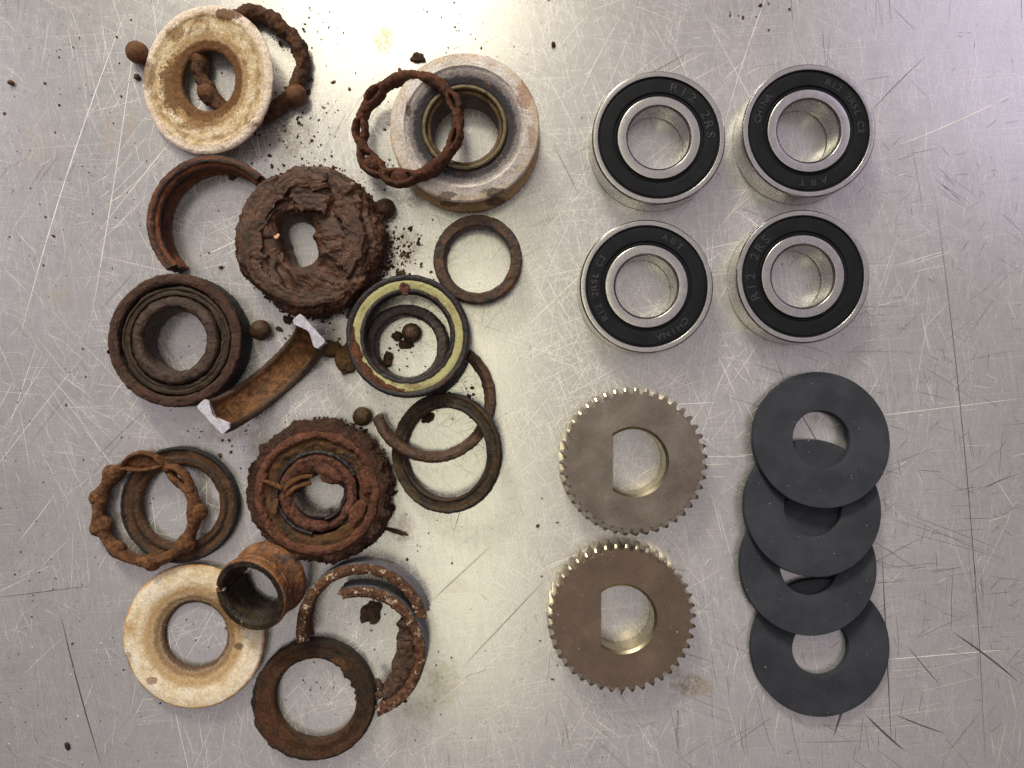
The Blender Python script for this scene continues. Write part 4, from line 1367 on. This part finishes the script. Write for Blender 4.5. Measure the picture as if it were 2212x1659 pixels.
t = thing('muddy_bearing', 'bearing smothered in wet dark chocolate brown mud, upper centre left', 'bearing')
part('mud_coat', revolve([(6.4, 0.0), (22.4, 0.0), (23.2, 2.4), (23.4, 6.5), (23.0, 9.8), (21.6, 11.8), (18.6, 12.5), (14.6, 12.3), (11.4, 12.0), (8.8, 11.4), (7.0, 10.0), (6.4, 6.0)], 460, b=0.9, ds=0.32, disp=mud_a), M['mud'], t, 80)


def slab_disp(seed, a0, a1, r0, r1):
    def d(V, N_, P, R, Z):
        e = np.stack([np.cos(P) * 20, np.sin(P) * 20, 0 * P], -1)
        h = 0.25 * fbm(V, 5.0, 3, seed) + 0.22 * fbm(np.stack([R * 1.1 + 0.6 * np.sin(3 * P), np.cos(P) * 2, np.sin(P) * 2], -1), 1.0, 3, seed + 1) + 0.12 * fbm(V, 1.0, 3, seed + 2)
        V2 = V + N_ * h[..., None] * 0.8
        inner = (R < (r0 + r1) / 2)
        k = np.where(inner, 1.5, 1.0) * fbm(e, 3.2, 4, seed + 3, 0.6)
        V2[..., 0] += np.cos(P) * k
        V2[..., 1] += np.sin(P) * k
        return V2
    return d


for (a0, a1, r0, r1, z, sd) in ((118, 205, 13.5, 21.6, 13.2, 301), (205, 290, 16.0, 21.2, 12.9, 305), (70, 128, 15.2, 20.6, 13.0, 309), (60, 112, 8.6, 14.2, 12.9, 313), (-40, 40, 11.0, 17.5, 13.3, 317)):
    part('mud_slab', revolve([(r0, z - 2.2), (r1, z - 2.2), (r1 + 0.2, z - 0.8), (r1 - 0.4, z), ((r0 + r1) / 2, z + 0.25), (r0 + 0.3, z)], 420, (a0, a1), b=0.25, ds=0.3, disp=slab_disp(sd, a0, a1, r0, r1), jag=(4.0, 4.0, 3), seed=sd), M['mud'], t, 60)
cr = []
for i in range(700):
    q = random.uniform(0, 2 * PI)
    if random.random() < 0.62 * (0.5 + 0.5 * math.cos(q - 2.75)):
        continue
    rr = 22.9 + 0.5 * math.cos(4 * q + 0.5) + random.gauss(0.1, 0.6)
    z = random.uniform(0.2, 7.5)
    cr.append((rr * math.cos(q), rr * math.sin(q), z, random.uniform(0.2, 0.62)))
part('crumbs', crumbs(cr, 1, 21), M['mud_rim'], t, 60)['kind'] = 'stuff'
sp_ = [(-8.9, 0.7, 12.3, 0.9), (-9.5, 0.2, 12.2, 0.6), (12.0, -1.5, 12.6, 0.4), (16.0, -6.0, 12.0, 0.45), (4.5, -7.5, 11.0, 0.5), (14.5, 3.0, 12.9, 0.35)]
part('pale_grit', crumbs(sp_, 1, 23), plain('pale_grit', (214, 160, 120), (226, 190, 160), 1.0), t)['kind'] = 'stuff'
o = part('painted_glint', lump((7.4, -6.2, 10.2), (0.45, 0.55, 0.4), 2, 0.2, 0.7, 3), M['speck_glint_white'], t)  # matt white lump standing in for a highlight on the wet mud
settle(t, 664, 514, (0, 0, 0), 0.0, 12.0, spin=0)


# ------------------------------------------------------------------ second muddy bearing, dry and red
def mud_b(V, N_, P, R, Z):
    e = np.stack([np.cos(P) * 20, np.sin(P) * 20, 0 * P], -1)
    rim = np.clip((R - 19.6) / 1.6, 0, 1)
    h = 0.25 * fbm(V, 3.0, 4, 131) + rim * (0.9 * fbm(V, 1.6, 4, 133, 0.65) + 0.8 * fbm(e, 3.2, 2, 134) - 0.8 * np.clip(ridged(V, 3.4, 2, 135) - 0.5, 0, 1))
    return floor_clip(V + N_ * h[..., None], 0.0)


def ring_crack(seed, amp=0.28, crack=0.8):
    def d(V, N_, P, R, Z):
        h = amp * fbm(V, 2.4, 4, seed, 0.6) - crack * np.clip(ridged(V + 2 * fbm(V, 4, 2, seed + 2)[..., None], 5.5, 2, seed + 1) - 0.55, 0, 1)
        return V + N_ * h[..., None]
    return d


t = thing('muddy_bearing', 'bearing caked in cracked dry red mud with flakes in its hole, lower centre left', 'bearing')
part('mud_rim', revolve([(18.0, 0.0), (21.6, 0.0), (22.6, 2.2), (22.5, 6.0), (21.6, 9.0), (20.0, 10.0), (18.0, 10.0)], 460, b=0.7, ds=0.32, disp=mud_b), M['mud_rim'], t, 80)
part('outer_race', revolve([(16.4, 1.0), (19.3, 1.0), (19.6, 9.4), (19.0, 10.8), (17.6, 11.1), (16.8, 10.6), (16.4, 9.6)], 340, b=0.4, ds=0.36, disp=ring_crack(141, 0.45, 1.1)), M['mud_race_red'], t, 80)
part('shield', revolve([(13.0, 1.0), (16.8, 1.0), (16.8, 9.5), (15.0, 9.7), (13.6, 9.2), (13.0, 9.0)], 300, b=0.3, ds=0.36, disp=ring_crack(145, 0.4, 0.8)), M['ochre'], t, 80)
part('seal_lip', revolve([(12.0, 6.0), (13.2, 6.0), (13.4, 9.4), (12.9, 10.0), (12.2, 9.9)], 300, (28, 262), b=0.25, ds=0.3, disp=rough_disp(0.14, 1.8, 0.08, 0.8, 147), jag=2.0, seed=3), M['dark_steel'], t, 60)


def core(V, N_, P, R, Z):
    h = 0.4 * fbm(V, 3.0, 4, 151, 0.6) - 0.8 * np.clip(ridged(V, 5.0, 2, 152) - 0.5, 0, 1)
    V2 = V + N_ * h[..., None]
    e = np.stack([np.cos(P) * 20, np.sin(P) * 20, 0 * P], -1)
    inner = np.clip((10.5 - R) / 2.5, 0, 1)
    k = inner * (1.0 * fbm(e * 0.5, 4.0, 3, 153) - 1.0 * np.cos(P - 1.9))
    V2[..., 0] += np.cos(P) * k
    V2[..., 1] += np.sin(P) * k
    return V2


part('packed_mud', revolve([(6.6, 0.2), (12.3, 0.2), (12.3, 8.8), (11.0, 9.9), (9.6, 9.4), (8.0, 8.0), (6.9, 5.0)], 300, b=0.5, ds=0.32, disp=core), M['mud_red'], t, 80)
part('inner_edge', revolve([(7.8, 2.0), (9.0, 2.0), (9.4, 7.8), (8.6, 9.0), (7.9, 8.2)], 240, (-75, 55), b=0.25, ds=0.35, disp=rough_disp(0.12, 2.0, 0.06, 0.8, 155)), M['dark_steel'], t, 60)
part('inner_edge', revolve([(6.3, 3.0), (8.3, 3.0), (8.6, 7.6), (7.6, 8.6), (6.5, 7.8)], 240, (180, 300), b=0.3, ds=0.35, disp=rough_disp(0.2, 2.0, 0.06, 0.8, 156)), M['inner_dark'], t, 60)


def flake_strip(p0, p1, w, th, bend, z0, z1, seed):
    n = 16
    s = np.linspace(0, 1, n)
    p0, p1 = np.array(p0, float), np.array(p1, float)
    d = p1 - p0
    nrm = np.array([-d[1], d[0]]) / np.linalg.norm(d)
    C = p0[None] + d[None] * s[:, None] + nrm[None] * (bend * np.sin(PI * s))[:, None]
    C = np.concatenate([C, (z0 + (z1 - z0) * s)[:, None]], 1)
    return tube(C, w * (0.9 + 0.25 * fbm(C, 1.5, 2, seed)), th * 0.55, nv=12, closed=False, disp=lambda V, N_, P, R, Z: V + N_ * (0.22 * fbm(V, 0.9, 3, seed, 0.65))[..., None])


part('flake', flake_strip((-10.4, 1.4), (-1.6, 5.2), 0.75, 0.5, 1.2, 9.6, 9.4, 161), M['fibre'], t, 60)
part('flake', flake_strip((-11.2, -2.2), (-2.2, 3.2), 0.75, 0.5, 1.0, 9.6, 8.6, 163), M['fibre'], t, 60)
part('flake', flake_strip((-16.8, 4.0), (-10.8, 1.6), 0.7, 0.5, 0.3, 11.0, 10.6, 165), M['fibre'], t, 60)
part('flake', flake_strip((-12.6, -1.6), (-13.4, -6.0), 0.9, 0.5, 0.3, 10.8, 10.8, 167), M['fibre'], t, 60)
part('mud_slab', lump((3.4, 6.2, 9.6), (5.2, 2.4, 1.2), 4, 0.35, 0.7, 169, -0.5), M['mud_red'], t, 60)
part('mud_slab', lump((12.6, -6.0, 10.0), (2.2, 4.2, 1.1), 4, 0.35, 0.7, 171, -0.4), M['mud_race_red'], t, 60)
part('mud_slab', lump((15.2, 3.4, 10.4), (2.0, 3.6, 1.0), 4, 0.35, 0.7, 173, 0.3), M['mud_race_red'], t, 60)
cr = []
for i in range(620):
    q = random.uniform(0, 2 * PI)
    rr = random.uniform(20.2, 23.2)
    z = random.uniform(0.3, 9.5 - max(0, rr - 21) * 3.6)
    cr.append((rr * math.cos(q), rr * math.sin(q), z, random.uniform(0.2, 0.7)))
part('crumbs', crumbs(cr, 1, 31), M['mud_rim'], t, 60)['kind'] = 'stuff'
settle(t, 684, 1066, (0, 0, 0), 0.0, 10.6)


# ------------------------------------------------------------------ loose flakes and clumps
def bit(name, label, cat, VF, mat, px, py, ref=0.5, group=None, rot=(0, 0, 0), base=0.0):
    o = part(name, VF, mat, None, 60)
    tag(o, label, cat, group)
    settle(o, px, py, rot, base, ref)
    return o


bit('mud_clump', 'brown mud clump between the half ring and the yellow sealed ring', 'clump', join(lump((-3.6, 2.0, 1.2), (3.2, 2.6, 1.3), 4, 0.4, 0.8, 201), lump((1.6, -1.6, 1.5), (3.4, 4.2, 1.6), 4, 0.4, 0.8, 203), lump((2.8, 2.4, 1.0), (2.0, 2.4, 1.0), 4, 0.4, 0.8, 205)), M['clump'], 737, 768, 1.0)
bit('rust_flake', 'flat tan flake lying inside the inner half ring', 'flake', join(lump((0, 0, 0.6), (3.0, 4.0, 0.55), 4, 0.45, 0.8, 207, -0.5), lump((1.6, -2.4, 0.9), (1.0, 2.0, 0.6), 3, 0.4, 0.8, 209, -0.9)), M['flake'], 800, 1322, 0.6)
bit('rust_flake', 'dark flake above the upper open cage, near the top edge', 'flake', lump((0, 0, 0.7), (2.3, 1.5, 0.7), 4, 0.4, 0.7, 211, 0.2), M['crumb_dark'], 901, 124, 0.6)
bit('rust_flake', 'dark flake showing inside the dark olive ring', 'flake', lump((0, 0, 0.7), (2.2, 1.7, 0.7), 4, 0.45, 0.7, 213, 0.6), M['crumb_dark'], 925, 903, 0.6)
bit('rust_flake', 'square dark flake below the ball inside the yellow sealed ring', 'flake', lump((0, 0, 0.8), (2.2, 1.4, 0.8), 4, 0.35, 0.7, 215, 0.1), M['crumb_dark'], 878, 743, 0.6)
bit('rust_flake', 'dark lump against the lower left inside of the inner race', 'flake', lump((0, 0, 1.2), (1.5, 2.4, 1.2), 4, 0.4, 0.7, 217, -0.3), M['crumb_dark'], 838, 774, 1.0)
bit('rust_flake', 'brown lump touching the ball inside the yellow sealed ring', 'flake', lump((0, 0, 1.4), (1.5, 1.5, 1.4), 4, 0.4, 0.7, 219), M['crumb_dark'], 857, 727, 1.2)
bit('rust_stick', 'short brown splinter right of the muddy bearing', 'splinter', lump((0, 0, 0.8), (2.3, 0.75, 0.75), 3, 0.25, 0.8, 221, -0.2), M['flake'], 829, 577, 0.8)
bit('rust_flake', 'brown crumb right above the yellow sealed ring', 'flake', lump((0, 0, 0.8), (1.3, 1.1, 0.8), 3, 0.4, 0.8, 223), M['crumb_dark'], 868, 590, 0.8)
bit('rust_stick', 'long thin splinter at the right edge of the red muddy bearing', 'splinter', lump((0, 0, 0.8), (3.6, 0.7, 0.7), 3, 0.3, 0.5, 225, -0.28), M['crumb_dark'], 858, 1149, 0.8)
bit('rust_flake', 'dark crumb inside the orange half ring near its upper end', 'flake', lump((0, 0, 0.5), (1.2, 1.0, 0.5), 3, 0.4, 0.8, 227), M['crumb_dark'], 502, 382, 0.5)
bit('rust_flake', 'olive crumb left of the tilted top left flange', 'flake', lump((0, 0, 0.8), (1.3, 0.9, 0.8), 3, 0.4, 0.8, 229, -0.5), M['ball'], 296, 167, 0.8)
bit('rust_flake', 'round brown crumb alone near the left edge', 'flake', lump((0, 0, 0.8), (0.95, 0.85, 0.8), 3, 0.2, 0.8, 231), M['ball_orange'], 23, 178, 0.8)
bit('rust_flake', 'dark pebble-like crumb on bare metal right of the white spool', 'flake', lump((0, 0, 0.7), (0.7, 0.9, 0.7), 3, 0.25, 0.8, 233), M['crumb_dark'], 1196, 96, 0.6)
bit('rust_flake', 'black flake near the lower left corner', 'flake', lump((0, 0, 0.3), (0.75, 1.3, 0.3), 3, 0.35, 0.8, 235, 0.3), plain('black_flake', (26, 24, 28), (36, 34, 38), 1.0), 145, 1613, 0.3)
bit('rust_flake', 'small dark lump under the upper half of the red muddy bearing strip', 'flake', lump((0, 0, 0.6), (1.3, 0.7, 0.6), 3, 0.4, 0.8, 237, 0.1), M['crumb_dark'], 853, 945, 0.5) if False else None
bit('rust_flake', 'brown crumb between the olive ball and the muddy bearing', 'flake', lump((0, 0, 0.8), (1.5, 1.2, 0.8), 3, 0.4, 0.8, 239, -0.4), M['crumb_dark'], 621, 690, 0.7)
bit('rust_flake', 'small olive crumb right of the olive ball', 'flake', lump((0, 0, 0.5), (1.1, 0.7, 0.5), 3, 0.4, 0.8, 241, -0.4), M['ball'], 603, 711, 0.5)

# ------------------------------------------------------------------ fine debris
r = np.random.default_rng(77)
cl = [  # px, py, spread, count, size
    (620, 300, 60, 60, 0.22), (700, 60, 55, 30, 0.26), (660, 240, 40, 30, 0.3), (610, 260, 45, 25, 0.3),
    (865, 540, 25, 80, 0.32), (880, 560, 40, 40, 0.25), (850, 500, 30, 30, 0.28), (820, 400, 40, 22, 0.28),
    (690, 715, 26, 24, 0.34), (650, 705, 18, 14, 0.35), (830, 590, 22, 34, 0.4), (800, 940, 40, 40, 0.25), (1010, 840, 22, 40, 0.22), (860, 770, 30, 26, 0.22),
    (500, 890, 45, 26, 0.22), (560, 930, 30, 16, 0.2), (800, 60, 120, 60, 0.16), (1010, 90, 60, 36, 0.2), (110, 200, 110, 60, 0.17), (180, 420, 120, 70, 0.17),
    (150, 900, 130, 50, 0.16), (120, 1250, 120, 45, 0.16), (150, 1530, 130, 70, 0.16), (420, 1370, 40, 14, 0.18), (690, 1510, 50, 34, 0.18), (760, 1370, 60, 22, 0.18), (480, 960, 25, 14, 0.3),
    (900, 1180, 40, 16, 0.2), (920, 1040, 40, 10, 0.2), (470, 600, 50, 20, 0.18), (430, 690, 25, 5, 0.2), (450, 180, 22, 12, 0.2), (590, 160, 30, 16, 0.2), (1640, 20, 50, 9, 0.4), (1200, 1130, 20, 1, 0.45),
    (1300, 40, 120, 10, 0.18), (1350, 1500, 80, 8, 0.25), (1500, 1400, 200, 14, 0.16), (930, 1480, 40, 10, 0.3), (1000, 900, 60, 14, 0.18), (780, 330, 60, 26, 0.22), (1740, 590, 30, 4, 0.2), (650, 330, 40, 30, 0.25)]
items = []
for (px, py, s, n_, sz) in cl:
    for i in range(n_):
        q = at(r.normal(px, s), r.normal(py, s))
        if abs(q[0]) > 290 or abs(q[1]) > 230:
            continue
        z = max(0.09, sz * r.lognormal(0, 0.45))
        items.append((q[0], q[1], 0.35 * z, min(z, 0.9)))
for i in range(700):
    px, py = 20 + 1180 * r.uniform() ** 1.1, r.uniform(0, 1659)
    q = at(px, py)
    items.append((q[0], q[1], 0.05, 0.12 * r.lognormal(0, 0.4)))
for (px, py, s) in ((1204, 1129, 0.42), (1167, 1384, 0.4), (1294, 1484, 0.42), (1343, 1498, 0.35), (1605, 38, 0.5), (1642, 12, 0.55), (1705, 20, 0.45), (1595, 34, 0.3), (1660, 8, 0.3), (1445, 620, 0.2), (1445, 1190, 0.3), (1424, 1300, 0.25), (1170, 1245, 0.3), (1552, 376, 0.35), (1713, 553, 0.25), (1818, 1573, 0.2)):
    q = at(px, py)
    items.append((q[0], q[1], 0.4 * s, s))
o = part('rust_crumbs', crumbs(items, 1, 41), M['mud_crumb'], None, 60)
tag(o, 'fine brown rust crumbs strewn over the worktop', 'crumbs', kind='stuff')
items = []
for i in range(90):
    px, py = (r.normal(150, 150), r.normal(1450, 160)) if i < 55 else (r.uniform(0, 2212), r.uniform(0, 1659))
    q = at(px, py)
    items.append((q[0], q[1], 0.03, 0.13 * r.lognormal(0, 0.45)))
o = part('pale_specks', crumbs(items, 1, 43), M['speck_glint_white'], None, 60)
tag(o, 'tiny white specks strewn over the worktop, most at lower left', 'specks', kind='stuff')
